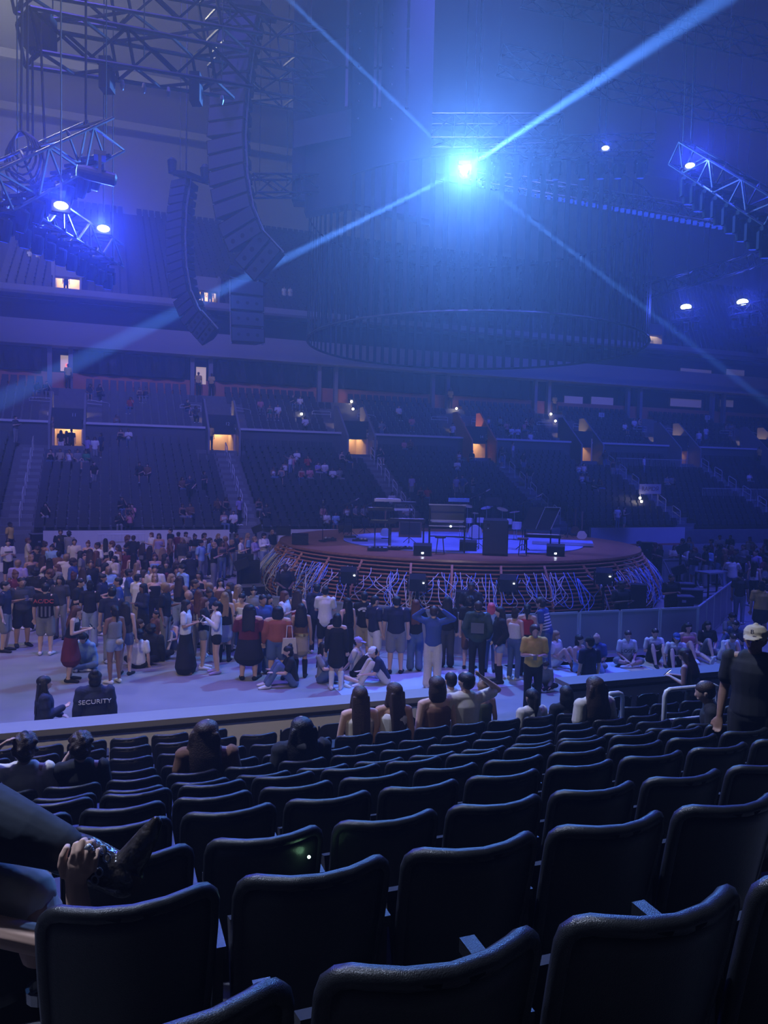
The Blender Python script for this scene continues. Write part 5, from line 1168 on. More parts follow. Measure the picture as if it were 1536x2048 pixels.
for (x, y, f, lab, o) in NEARP:
    r = NROW[x]; a, b, z = ROWS[r]; tread = z - SEATH
    if r <= 2: b, tread = (10.05 if r == 1 else 9.2), ROWS[1][2] - SEATH
    p = on_b(x, y, b + .17); h = p.z - tread; H = max(1.6, min(1.92, h / 1.295 * 1.70)); dz = max(-.05, min(.25, h - H / 1.70 * 1.295))

    person(V((p.x, p.y, tread + dz)), math.pi + TH + math.radians(f - 176), lab, H, legs='chair', bottom='pants', bc='black', sc='black', vox=.010, group='people seated in the near stand', **o)
# woman leaning on the wall with her phone, crouching person, standing man with cap
p = on_b(1392, 1303, 10.35); person(V((p.x, p.y, p.z - 1.60)), math.pi + TH + .5, 'woman in brown vest leaning on the near wall with a phone', 1.64, legs='stand', al='phone', ar='phone', lean=15, hair='wavy', hc='brown', top='tank', tc='charcoal', bc='black', sc='black', wide=1.15, vox=.010, extra=phone)
def caplogo(t, q): text_obj('B', .05, mat('dark_print', (.03, .025, .02), .7), t, q['J']['hdM'] @ Matrix.Translation((0, -.112, .085)) @ Matrix.Rotation(math.pi / 2, 4, 'X'))
p = on_dep(1512, 1253, 6.3); ra, rb = AB(p); rr_ = min(ROWS, key=lambda r: abs(ROWB[r] + .35 - rb)); base = ROWS[rr_][2] - SEATH
person(V((p.x, p.y, base)), face_cam(p) + math.radians(-12), 'man in black tee and pale cap with dark emblem standing at the right edge', max(1.5, p.z - base), legs='stand', al='down', ar='down', hair='short', hat=('cap', 'khaki'), tc='black', bc='black', sc='black', skin='brown', wide=1.12, vox=.010, extra=caplogo, eyes=True)
p = on_dep(1445, 1388, 8.0); ra, rb = AB(p); rr_ = min(ROWS, key=lambda r: abs(ROWB[r] + .2 - rb)); base = ROWS[rr_][2] - SEATH
person(V((p.x, p.y, base)), math.pi + TH + .9, 'person in grey jeans slumped low in a seat behind the loop rail', 1.62, legs='chair', al='lap', ar='lap', lean=15, hair='short', hc='brown', tc='black', bc='grey', sc='white', vox=.010)

build_people()

# ---- foreground: the neighbour's crossed leg in a cowboy boot with a hand on it
D0 = 2.42
def fp(x, y, d=0.0): return on_dep(x, y, D0 + d)
def fuse(name, mb, material, parent, vox=.006, sm=3, loc=None):
    k = want((name, 'neighbour', len(_tmpl)), lambda: mb, vox, sm); bake(); o = meshobj(name, _tmpl[k], parent, material); return o
base = W(*AB(fp(-60, 1800)), ROWS[11][2] - SEATH)
nb = empty('person', base); tag(nb, 'neighbour at the left edge with crossed leg, dark jeans and a cowboy boot', 'person')
def rel(p): return p - base
sidev = V((0, 0, 1))
mb = MB()                                            # bare forearm and hand (one skin)
wr = fp(150, 1752, -.075); el = fp(168, 1900, -.10)
loft(mb, [rel(el), rel(lerp(el, wr, .5)), rel(wr)], [.044, .038, .029], [.044, .036, .026], 14, RIGHT)
palm = [fp(149, 1772, -.08), fp(151, 1752, -.085), fp(160, 1735, -.09), fp(165, 1722, -.088)]
loft(mb, [rel(p) for p in palm], [.028, .036, .043, .040], [.022, .020, .018, .014], 16, RIGHT)
for (x0, y0, x1, y1, x2, y2, r) in ((141, 1730, 147, 1708, 151, 1690, .0100), (157, 1724, 160, 1702, 165, 1683, .0106), (174, 1724, 177, 1705, 181, 1686, .0102), (188, 1734, 192, 1717, 195, 1702, .0092)):
    mb.tube([rel(fp(x0, y0 + 8, -.085)), rel(fp(x0, y0, -.092)), rel(fp(x1, y1, -.092)), rel(fp(x2, y2, -.078)), rel(fp(x2 + 5, y2 - 3, -.045)), rel(fp(x2 + 8, y2 + 6, -.01))], [r, r * 1.08, r, r * 1.02, r * .9, r * .75], 10)
mb.tube([rel(fp(132, 1752, -.085)), rel(fp(124, 1730, -.088)), rel(fp(126, 1712, -.088)), rel(fp(133, 1697, -.078)), rel(fp(136, 1691, -.06))], [.017, .0145, .0125, .0115, .009], 10)
kn = [fp(75, 1900, .04), fp(84, 1815, .02), fp(72, 1775, .05), fp(20, 1770, .12)]
loft(mb, [rel(p) for p in kn], [.055, .062, .06, .065], [.055, .062, .06, .065], 14)
loft(mb, [rel(fp(-190, 1700, -.1)), rel(fp(-230, 1560, -.1)), rel(fp(-260, 1380, -.05))], [.12, .14, .12], [.12, .13, .11], 14)
loft(mb, [rel(fp(-260, 1380, -.05)), rel(fp(-262, 1300, -.05)), rel(fp(-262, 1230, -.08))], [.05, .05, .08], [.05, .05, .09], 14)
loft(mb, [rel(fp(-220, 1430, -.05)), rel(fp(-60, 1850, -.1)), rel(el)], [.055, .05, .044], [.055, .05, .044], 14)
fuse('body', mb, SKIN['fair'], nb, .004, 2)
mb = MB(); loft(mb, [rel(fp(-150, 1600, .05)), rel(fp(-30, 1640, .02)), rel(fp(60, 1672, .0)), rel(fp(126, 1697, .0))], [.13, .115, .088, .070], [.13, .115, .085, .066], 18, UP)
fuse('jeans_leg', mb, mat('dark_denim', (.022, .03, .045), .85, var=.25, scale=30, bump=.5, bscale=14), nb, .008)
mb = MB(); loft(mb, [rel(fp(-90, 1760, .06)), rel(fp(10, 1775, .05)), rel(fp(58, 1790, .03))], [.10, .098, .086], [.10, .098, .086], 18, UP)
loft(mb, [rel(fp(10, 1790, .03)), rel(fp(66, 1835, .0))], [.05, .03], [.05, .02], 12, UP)
fuse('cream_shorts', mb, cloth('cream'), nb, .007)
m_boot = mat('tooled_leather', (.035, .028, .025), .28, var=.5, scale=18, bump=1.0, bscale=34, spec=.7)
mb = MB(); loft(mb, [rel(fp(118, 1700, .02)), rel(fp(170, 1718, .02)), rel(fp(222, 1742, .02)), rel(fp(252, 1756, .02))], [.068, .070, .064, .062], [.062, .064, .058, .056], 18, UP)
loft(mb, [rel(fp(246, 1768, .02)), rel(fp(250, 1735, .02)), rel(fp(275, 1703, .02)), rel(fp(298, 1668, .02)), rel(fp(312, 1640, .02))], [.050, .052, .044, .034, .014], [.042, .044, .042, .034, .014], 16, RIGHT)
boot = fuse('cowboy_boot', mb, m_boot, nb, .0055, 2)
mb = MB(); mb.hexa([rel(fp(262, 1790, -.02)), rel(fp(278, 1790, -.02)), rel(fp(278, 1790, .05)), rel(fp(262, 1790, .05)), rel(fp(262, 1750, -.02)), rel(fp(284, 1755, -.02)), rel(fp(284, 1755, .05)), rel(fp(262, 1750, .05))]); mb.build('heel', mat('stacked_heel', (.09, .065, .05), .6), boot)
mb = MB(); mb.tube([rel(fp(276, 1755, .02)), rel(fp(292, 1715, .02)), rel(fp(309, 1675, .02)), rel(fp(319, 1645, .02)), rel(fp(317, 1637, .02))], [.008, .012, .012, .010, .006], 8); mb.build('sole', m_blackm, boot, smooth=True)
for k, (x, y) in enumerate(((206, 1700), (214, 1716), (190, 1760), (198, 1745))):
    mb = MB(); mb.tube([rel(fp(x + 7 * math.cos(a), y + 9 * math.sin(a), -.055)) for a in [i * .52 for i in range(13)]], .0028, 5); mb.build('stitched_scroll', mat('pale_stitch', (.30, .30, .32), .5), boot)
mb = MB(); mb.tube([rel(fp(178 + 8 * math.cos(a), 1697 + 4 * math.sin(a), -.088)) for a in [i * .6 for i in range(11)]], .004, 6); mb.ball(rel(fp(177, 1694, -.102)), .010, n=8, k=6); mb.build('silver_ring', m_silver, nb, smooth=True)

# the tiny green lamp glowing on a seat back
p = on_b(618, 1714, ROWS[10][1] - .07); o = MB().ball((0, 0, 0), .006, n=8, k=6).build('indicator_lamp', mat('green_led', (.4, 1, .6), .5, emit=40, ecol=(.45, 1, .6)), None, loc=p); tag(o, 'tiny green glowing lamp on the back of a near seat', 'lamp')
# ------------------------------------------------------------------ barricades, rails, chairs, floor gear
m_sheet = mat('barricade_sheet', (.34, .35, .37), .42, metal=.4, var=.12, scale=1.5)
def barricade(pts, label, backlegs=False, h=1.12):
    t = empty('crowd_barricade', W(*pts[0])); tag(t, label, 'barricade', 'steel crowd barricades'); o = W(*pts[0])
    for (a0, b0), (a1, b1) in zip(pts, pts[1:]):
        L = math.hypot(a1 - a0, b1 - b0); n = max(1, round(L / 1.22))
        for k in range(n):
            p = W(lerp(a0, a1, (k + .03) / n), lerp(b0, b1, (k + .03) / n)) - o; q = W(lerp(a0, a1, (k + .97) / n), lerp(b0, b1, (k + .97) / n)) - o
            d = (q - p).normalized(); up = V((0, 0, 1)); nn = d.cross(up)
            pan = MB().hexa([p + up * .08, q + up * .08, q + nn * .02 + up * .08, p + nn * .02 + up * .08, p + up * h, q + up * h, q + nn * .02 + up * h, p + nn * .02 + up * h]).build('panel', m_sheet, t)
            mb = MB(); mb.bar(p + up * h, q + up * h, .06, .05); mb.bar(p, p + up * h, .05); mb.bar(q, q + up * h, .05); mb.bar(p + up * .06, q + up * .06, .05); mb.build('panel_frame', m_alum, pan)
            if backlegs:
                mb = MB()
                for c in (p, q): mb.bar(c + up * h, c + nn * -.9 + up * .03, .045)
                mb.bar(p + nn * -.9 + up * .03, q + nn * -.9 + up * .03, .04); mb.build('brace', m_alum, pan)
            MB().hexa([p - nn * .0 + up * .0, q + up * .0, q + nn * .85, p + nn * .85, p + up * .012, q + up * .012, q + nn * .85 + up * .012, p + nn * .85 + up * .012]).build('foot_plate', m_alum, pan)
    return t
barricade([(4, 21.2), (9, 16.8), (15.2, 16.6), (20.3, 20.6)], 'steel sheet barricade running along the front of the stage')
barricade([(2.6, 27.5), (3.4, 33.1), (5.9, 36.2)], 'steel barricade with slanted braces left of the stage', True)
barricade([(31.5, 27.0), (22.6, 26.9)], 'steel barricade with slanted braces right of the stage', True)
# mats and plywood on the floor
for i, (a0, a1, b0, b1) in enumerate(((4.6, 8.9, 14.6, 16.2), (9.1, 13.2, 14.9, 16.3))):
    o = MB().hexa([W(a0, b0, 0), W(a1, b0, 0), W(a1, b1, 0), W(a0, b1, 0), W(a0, b0, .012), W(a1, b0, .012), W(a1, b1, .012), W(a0, b1, .012)]).build('floor_mat', mat('pale_blue_mat', (.42, .48, .62), .6, var=.1, scale=2))
    tag(o, ('pale floor mat left of the yellow shirt', 'pale floor mat under the seated people at the barricade')[i], 'mat', 'pale floor mats')
m_ply = wood('plywood', (.45, .33, .2), (.62, .48, .32), .7, (3, 12, 3))
for i, px in enumerate((((1238, 1336), (1262, 1326), (1330, 1350), (1290, 1352)), ((1264, 1325), (1280, 1320), (1352, 1344), (1334, 1349)), ((1283, 1319), (1296, 1315), (1364, 1336), (1354, 1342)))):
    P4 = [on_z(x, y, .001) for x, y in px]; o = MB().hexa([p for p in P4] + [p + V((0, 0, .018)) for p in P4]).build('plywood_sheet', m_ply)
    tag(o, '%s plywood board from the left lying before the seated people' % nth(i + 1), 'board', 'plywood on the floor')
# hand rails
def ubar(mb, p, q, h0, h1, r=.022, mid=.55, up=V((0, 0, 1))):
    mb.tube([p, p + up * (h0 - .06), p + up * h0 + (q - p) * .08, q + up * h1 - (q - p) * .08, q + up * (h1 - .06), q], r, 6)
    mb.tube([p + up * h0 * mid, q + up * h1 * mid], r * .9, 6)
for k, a in enumerate(AISLES[:7]):
    for n, i in enumerate(range(1, N1 - 1, 2)):
        p0 = W(a, LB0 + i * LRUN + .2, LZ0 + i * LRISE); p1 = W(a, LB0 + (i + 1) * LRUN + .25, LZ0 + (i + 1) * LRISE)
        x, y = project(p0 + V((0, 0, 1)))
        if x < -10 or x > 1545: continue
        mb = MB(); ubar(mb, V((0, 0, 0)), p1 - p0, .95, .95, .028); o = mb.build('hand_rail', m_rail, None, loc=p0)
        tag(o, 'pale stair rail, %s from the bottom on the %s aisle from the left' % (nth(n + 1), nth(k + 1)), 'hand rail', 'stair rails of the far stand')
for k, d in enumerate(DOORS[:7]):
    for s in (-1, 1):
        zb = UZ0 + 3 * URISE
        p0 = W(d + s * 1.1, UB0 + 2.2, zb); p1 = W(d + s * 2.6, UB0 + 2.2, zb)
        if not -40 < project(p0)[0] < 1560: continue
        mb = MB(); ubar(mb, V((0, 0, 0)), p1 - p0, .95, .8 if s > 0 else .95, mid=.75); o = mb.build('guard_rail', m_rail, None, loc=p0)
        tag(o, 'pale guard rail at the %s side above the %s doorway from the left' % ('left' if s < 0 else 'right', nth(k + 1)), 'guard rail', 'guard rails above the doorways')
# aisle stair treads (half steps) so the aisles read as stairs
for k, a in enumerate(AISLES[:7]):
    t = empty('aisle_stair', W(a, LB0, LZ0)); o = W(a, LB0, LZ0)
    for i in range(N1 - 1):
        b = LB0 + (i + .5) * LRUN; z = LZ0 + i * LRISE
        mb = MB(); mb.hexa([W(a - .62, b, z) - o, W(a + .62, b, z) - o, W(a + .62, b + .42, z) - o, W(a - .62, b + .42, z) - o, W(a - .62, b, z + .19) - o, W(a + .62, b, z + .19) - o, W(a + .62, b + .42, z + .19) - o, W(a - .62, b + .42, z + .19) - o]); mb.build('tread', m_fascia, t)
    tag(t, '%s concrete aisle stair from the left climbing the far stand' % nth(k + 1).capitalize(), 'stair', 'aisle stairs of the far stand')
def fence(p, q, label, h=1.05):
    t = empty('bar_fence', p); tag(t, label, 'fence', 'bar fences'); d = q - p; n = int(d.length / .16)
    mb = MB(); mb.tube([V((0, 0, .1)), V((0, 0, h)), d + V((0, 0, h)), d + V((0, 0, .1))], .022, 6); mb.tube([V((0, 0, .15)), d + V((0, 0, .15))], .02, 6); mb.build('fence_frame', m_rail, t)
    for k in range(1, n): MB().bar(d * (k / n) + V((0, 0, .15)), d * (k / n) + V((0, 0, h)), .014).build('bar', m_rail, t)
    for c in (.1, .9): MB().bar(d * c - NB * .25, d * c + NB * .25, .04).build('foot', m_rail, t); MB().bar(d * c, d * c + V((0, 0, .16)), .03).build('foot', m_rail, t)
pa, pb = on_z(196, 1106), on_z(288, 1103); fence(W(AB(pa)[0], 43.2), W(AB(pb)[0], 43.2), 'bar fence standing against the white rink board on the left')
for i, (x0, x1, y, b) in enumerate(((1232, 1300, 940, 53.2), (1302, 1372, 942, 53.2), (1405, 1512, 990, 48.5), (1515, 1560, 990, 48.5))):
    i0 = int((b - LB0) / LRUN); z = LZ0 + i0 * LRISE
    p0 = on_b(x0, y, b); p1 = on_b(x1, y, b); p0.z = p1.z = z
    fence(p0, p1, ('bar fence left of the terracotta doorway', 'bar fence before the terracotta doorway', 'long bar fence at the lower right of the far stand', 'bar fence at the right edge of the far stand')[i])
# the loop rails in the near stand
for i, (x0, x1, yt, b) in enumerate(((1330, 1436, 1380, 7.3), (1212, 1246, 1388, 8.1))):
    p = on_b(x0, yt, b); q = on_b(x1, yt - 4, b); zf = ROWS[min(ROWS, key=lambda r: abs(ROWB[r] - b + .2))][2] - SEATH; h = p.z - zf
    mb = MB(); d = q - p; d.z = 0; c = .07 * d.normalized()
    mb.tube([V((0, 0, 0)), V((0, 0, h - .08)), V((0, 0, h - .02)) + c * .3, V((0, 0, h)) + c, d - c + V((0, 0, h)), d - c * .3 + V((0, 0, h - .02)), d + V((0, 0, h - .08)), d], .028, 10); mb.tube([V((0, 0, h - .38)), d + V((0, 0, h - .38))], .026, 8)
    o = mb.build('loop_rail', m_rail, None, smooth=True, loc=(p.x, p.y, zf)); tag(o, ('thick grey loop rail standing among the near seats', 'grey loop rail half hidden by the woman with curly hair')[i], 'hand rail')
# folding chairs before the wall
def folding_chair_parts():
    mb = MB(); n = 12; vs = []
    for i in range(n + 1):
        s = -1 + 2 * i / n
        for (z0) in (0, 1):
            zt = .80 - .10 * s * s * s * s; zz = .58 if z0 == 0 else zt
            vs.append((s * .21, .03 * s * s, zz)); vs.append((s * .21, .03 * s * s + .02, zz))
    fs = []
    for i in range(n):
        k = i * 4; j = k + 4; fs += [(k, j, j + 2, k + 2), (k + 1, k + 3, j + 3, j + 1), (k + 2, j + 2, j + 3, k + 3), (k, k + 1, j + 1, j)]
    fs += [(0, 2, 3, 1), (n * 4, n * 4 + 1, n * 4 + 3, n * 4 + 2)]
    mb.add(vs, fs); back = mb.mesh('backrest', m_gear)
    seat = MB().box((0, .22, .44), (.40, .40, .035)).mesh('seat', m_gear)
    legs = []
    for s in (-1, 1):
        legs.append(MB().tube([(s * .20, .02, .78), (s * .20, .06, .45), (s * .21, .40, 0)], .012, 6).mesh('leg', m_blackm)); legs.append(MB().tube([(s * .19, .36, .44), (s * .19, .0, 0)], .012, 6).mesh('leg', m_blackm))
    cup = MB().lathe([(.035, .0), (.045, .1), (.04, .1), (.03, .005)], (.23, .25, .42), 12, None, False).mesh('cup_holder', m_alum)
    return [('backrest', back), ('seat', seat)] + [('leg', l) for l in legs] + [('cup_holder', cup)]
FC = folding_chair_parts(); k = 0
FCZ = ROWS[1][2] - SEATH
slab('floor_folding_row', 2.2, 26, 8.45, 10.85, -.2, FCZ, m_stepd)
for row, b in enumerate((10.05, 9.2)):
    for j in range(30):
        a = 2.45 + j * .53 + row * .1
        if 4.95 < a < 6.9 or 9.3 < a < 10.6: continue
        x, y = project(W(a, b, FCZ + .8))
        if x > 1560: continue
        k += 1; t = empty('folding_chair', W(a, b, FCZ), TH)
        for nm, me in FC: meshobj(nm, me, t)
        tag(t, 'black folding chair, %s from the left in the %s row behind the near wall' % (nth(sum(1 for q in range(j + 1) if not (4.95 < 2.45 + q * .53 + row * .1 < 6.9 or 9.3 < 2.45 + q * .53 + row * .1 < 10.6))), nth(row + 1)), 'chair', 'folding chairs behind the near wall')
# lights on stands, speakers and cases around the stage
def clear_stage(p, r):
    v = p - STAGE_C; v.z = 0; R = 7.85 + r
    return p if v.length > R else V((STAGE_C.x + v.x / v.length * R, STAGE_C.y + v.y / v.length * R, p.z))
def floor_gear(name, x, y, z, label, cat): p = on_z(x, y, z); p.z = 0; t = empty(name, p, face_cam(p)); return tag(t, label, cat), p
for i, (x, y) in enumerate(((697, 1150), (835, 1165), (1016, 1166), (1208, 1152))):
    z = 1.75; dep = 23.2 + abs(x - 900) / 330 * 1.2; p = on_dep(x, y, dep); t = empty('stand_light', V((p.x, p.y, 0)), face_cam(p)); h = p.z
    tag(t, 'black moving light on a pole before the stage slats, %s from the left' % nth(i + 1), 'stage light', 'pole lights around the stage')
    MB().tube([(0, 0, 0), (0, 0, h - .2)], .04, 8).build('pole', m_blackm, t); MB().lathe([(.3, 0), (.3, .03), (.04, .05)], n=14).build('base', m_gear, t)
    hd_ = MB().box((0, 0, h), (.5, .42, .40), Matrix.Translation((0, 0, h)) @ Matrix.Rotation(.3, 4, 'X') @ Matrix.Translation((0, 0, -h))).build('head', m_gear, t)
    MB().box((.18, -.25, h + .02), (.05, .02, .03)).build('indicator_lamp', m_led, hd_)
    for s in (-1, 1): MB().box((s * .29, 0, h - .08), (.05, .2, .45)).build('yoke_arm', m_blackm, t)
for i, (x, y, w, h) in enumerate(((925, 1232, .45, 1.15), (1262, 1215, .5, 1.2), (512, 1170, .55, 1.3), (490, 1168, .6, 1.5), (655, 1235, .5, .9))):
    p = on_z(x, y, .4) ; p.z = 0; p = clear_stage(p, .5); t = empty('floor_speaker', p, face_cam(p)); tag(t, ('slim black speaker beside the middle guard', 'slim black speaker beside the right guard', 'tall black speaker at the left end of the stage slats', 'stacked black speaker cabinets by the left barricade', 'black speaker low before the left slats')[i], 'speaker', 'floor speakers')
    MB().box((0, 0, h / 2), (w, .5, h)).build('cabinet', m_gear, t); MB().box((0, -.255, h / 2), (w * .88, .01, h * .9)).build('grille', m_blackm, t); MB().box((0, 0, h - .03), (w * 1.02, .1, .05)).build('handle', m_blackm, t)
for i, (x, y, w, d, h) in enumerate(((1372, 1207, 1.0, .6, .55), (1345, 1212, .7, .5, .4), (1310, 1200, .8, .5, .7), (565, 1195, .9, .6, .5), (1290, 1120, .9, .5, 1.0), (75, 1105, .7, .6, 1.0))):
    p = clear_stage(on_z(x, y, 0), .75); t = empty('flight_case', p, face_cam(p) + .3); tag(t, ('large black flight case beside the right-hand guard', 'small black flight case in front of that guard', 'black flight case tucked at the right stage end', 'black flight case at the left stage corner', 'tall black flight case behind the right stage rim', 'black draped case before the far rink board on the left')[i], 'flight case', 'flight cases')
    MB().box((0, 0, h / 2), (w, d, h)).build('box', m_gear, t)
    for z in (.02, h): MB().box((0, 0, z), (w + .03, d + .03, .035)).build('edge_trim', m_grey, t)
    MB().box((0, -d / 2 - .012, h * .6), (.14, .02, .09)).build('latch', m_alum, t)
p = on_z(1424, 1200, 0); t = empty('high_table', p, TH + .1); tag(t, 'tall metal work table standing inside the right barricade', 'table')
MB().box((0, 0, 1.08), (1.25, .7, .05)).build('table_top', m_sheet, t)
for sx in (-.57, .57):
    for sy in (-.3, .3): MB().box((sx, sy, .53), (.05, .05, 1.06)).build('leg', m_blackm, t)
for sy in (-.3, .3): MB().box((0, sy, .25), (1.12, .03, .03)).build('stretcher', m_blackm, t)
for i, (x, y, h) in enumerate(((512, 1052, 1.9), (1362, 1090, 1.9), (480, 1120, 1.4), (1300, 1130, 1.3))):
    p = on_z(x, y, h); p.z = 0; p = clear_stage(p, .6); t = empty('followspot_stand', p, face_cam(p)); tag(t, ('black camera stand above the left end of the stage', 'black camera stand above the right-hand crowd', 'black tilted screen stand by the left barricade', 'black tilted screen stand at the right stage end')[i], 'equipment stand', 'equipment stands')
    MB().tube([(0, 0, 0), (0, 0, h - .3)], .05, 8).build('pole', m_blackm, t); MB().box((0, 0, h - .15), (.5, .35, .32), Matrix.Translation((0, 0, h)) @ Matrix.Rotation(-.4, 4, 'Y') @ Matrix.Translation((0, 0, -h))).build('head', m_gear, t)
    for q in range(3): a = q * 2.09; MB().bar((0, 0, .5), (.4 * math.cos(a), .4 * math.sin(a), 0), .04).build('leg', m_blackm, t)

# ------------------------------------------------------------------ signs and small lamps on the far side
m_num = mat('dark_number', (.10, .04, .03), .8); m_sign = mat('white_sign', (.6, .6, .62), .5); m_exit = mat('exit_red', (1, .08, .05), .5, emit=3.0)
def wall_text(s, x, y, b, size, material, parent, ext=.01):
    p = on_b(x, y, b); M = Matrix.Translation(p) @ MATA @ Matrix.Rotation(math.pi / 2, 4, 'X'); return text_obj(s, size, material, parent, M, ext=ext)
band = bpy.data.objects['wall_back_low']
for s, x, y in (('139', 269, 772), ('141', 558, 792), ('143', 800, 808), ('145', 1005, 821)): wall_text(s, x, y, B2 - .02, .55, m_num, band)
for s, x, y, d in (('10', 98, 828, 0), ('11', 148, 830, 0), ('12', 455, 848, 1), ('14', 963, 874, 3)): wall_text(s, x, y, 55.45, .32, m_sign, bpy.data.objects['door_%d' % (d + 1)])
for i, (x, y) in enumerate(((1203, 830), (1415, 835))):
    p = on_b(x, y, 60.2); t = empty('section_sign', p, TH); tag(t, 'white section sign 15 on the far stand, %s of two' % ('left' if i == 0 else 'right'), 'sign', 'section signs')
    MB().box((0, 0, 0), (.6, .04, .42)).build('board', m_sign, t); MB().box((0, .2, -.6), (.05, .4, 1.2)).build('post', m_rail, t); text_obj('15', .34, m_num, t, Matrix.Translation((0, -.03, 0)) @ Matrix.Rotation(math.pi / 2, 4, 'X'))
p = on_b(1300, 978, 47.6); t = empty('advert_sign', p, TH); tag(t, 'pale advertising board reading RAPID beside the right stair rails', 'sign')
MB().box((0, 0, 0), (2.0, .06, .75)).build('board', mat('pale_sign', (.35, .36, .42), .5), t); text_obj('RAPIDЯ', .46, m_num, t, Matrix.Translation((0, -.04, 0)) @ Matrix.Rotation(math.pi / 2, 4, 'X') )
for s in (-.8, .8): MB().box((s, .1, -.9), (.06, .06, 1.2)).build('post', m_rail, t)
for i, (x, y, b) in enumerate(((137, 731, 61.0), (1286, 686, UD0 + 2.9), (1526, 906, 57.5))):
    p = on_b(x, y, b); o = MB().box((0, 0, 0), (.36, .06, .22)).build('exit_sign', m_exit, None, loc=p, rz=TH); tag(o, ('red lit exit sign by the upper left suite door', 'red lit exit sign in the upper right doorway', 'red lit exit sign in the rightmost doorway')[i], 'sign', 'exit signs')
m_bulb = mat('warm_bulb', (1, .9, .7), .5, emit=30, ecol=(1, .85, .6))
for i, (x, y, b) in enumerate(((703, 803, 60.2), (706, 818, 59), (913, 817, 60), (1102, 828, 60), (1111, 842, 59), (1283, 1003, 47), (603, 828, 58.2), (1280, 996, 47.2))):
    p = on_b(x, y, b); o = MB().ball((0, 0, 0), .09, n=10, k=6).build('step_lamp', m_bulb, None, loc=p); tag(o, 'small bright lamp on the far stand, %s from the left' % nth([6, 1, 2, 3, 4, 5, 6, 7, 8][i] if False else i + 1), 'lamp', 'small lamps on the far stand')
# lit doors at the back of the lower bowl, suites with dim windows on the right
m_suite = mat('dim_suite_window', (.5, .45, .45), .5, emit=.05, ecol=(.8, .65, .6)); m_suitew = mat('lit_suite_door', (.8, .6, .4), .5, emit=.35, ecol=(1, .75, .5))
for i, (x0, x1, y0, y1, b, mm) in enumerate(((121, 145, 712, 742, B2 + .05, m_suitew), (392, 412, 735, 768, B2 + .05, m_suitew), (1360, 1422, 741, 755, B2 + .7, m_suite), (1452, 1488, 741, 755, B2 + .7, m_suite), (1140, 1203, 735, 750, B2 + .7, m_suite), (1340, 1402, 800, 812, B2 + .05, m_suite),
        (1440, 1466, 801, 813, B2 + .05, m_suite), (1128, 1165, 794, 806, B2 + .05, m_suite), (1182, 1226, 796, 808, B2 + .05, m_suite), (1010, 1040, 735, 748, B2 + .7, m_suite))):
    p = on_b(x0, y1, b); q = on_b(x1, y0, b); a0, _ = AB(p); a1, _ = AB(q)
    o = slab('window_%d' % (i + 1), a0, a1, b - .06, b, min(p.z, q.z), max(p.z, q.z), mm)

# ------------------------------------------------------------------ the rig overhead
m_truss = mat('truss_dark', (.05, .05, .055), .45, metal=.5)
m_lampb = mat('blue_white_lamp', (1, 1, 1), .5, emit=22, ecol=(.55, .68, 1)); m_lampd = mat('blue_lens', (.02, .04, .2), .4, emit=.5, ecol=(.03, .08, 1)); m_keylamp = mat('dazzling_lens', (1, 1, 1), .5, emit=400, ecol=(.75, .9, 1))
def truss(name, p, q, label, s=.5, n=None, chord=.05, m_=None, parent=None):
    m_ = m_ or m_truss; t = empty(name, p); tag(t, label, 'truss', 'lighting trusses'); d = q - p; L = d.length; n = n or max(2, int(L / (s * 1.1))); e = d.normalized()
    side = e.cross(V((0, 0, 1))).normalized() * s / 2; up = side.cross(e).normalized() * s / 2
    if up.z < 0: up = -up
    t['axis'] = tuple(side.normalized()); t['half'] = s / 2
    C4 = [side + up, -side + up, -side - up, side - up]
    for c in C4: MB().tube([c, c + d], chord / 2, 6).build('chord', m_, t)
    for k in range(n + 1):
        for i in range(4): MB().bar(C4[i] + d * (k / n), C4[(i + 1) % 4] + d * (k / n), chord * .6).build('strut', m_, t) if k % 2 == 0 else None
        if k < n:
            for i in range(4):
                a, b = (C4[i], C4[(i + 1) % 4]) if k % 2 else (C4[(i + 1) % 4], C4[i]); MB().bar(a + d * (k / n), b + d * ((k + 1) / n), chord * .6).build('brace', m_, t)
    return t
def hang(t_or_p, top=37.5, r=.012, parent=None):
    p = t_or_p; mb = MB().tube([(0, 0, 0), (0, 0, top - p.z)], r, 5); o = mb.mesh('suspension_cable', m_black); c = bpy.data.objects.new('suspension_cable', o); link(c, parent)
    c.location = p - (parent.location if parent is not None else V((0, 0, 0))); return c
m_fix = mat('matt_fixture', (.012, .012, .014), .85, spec=.08)
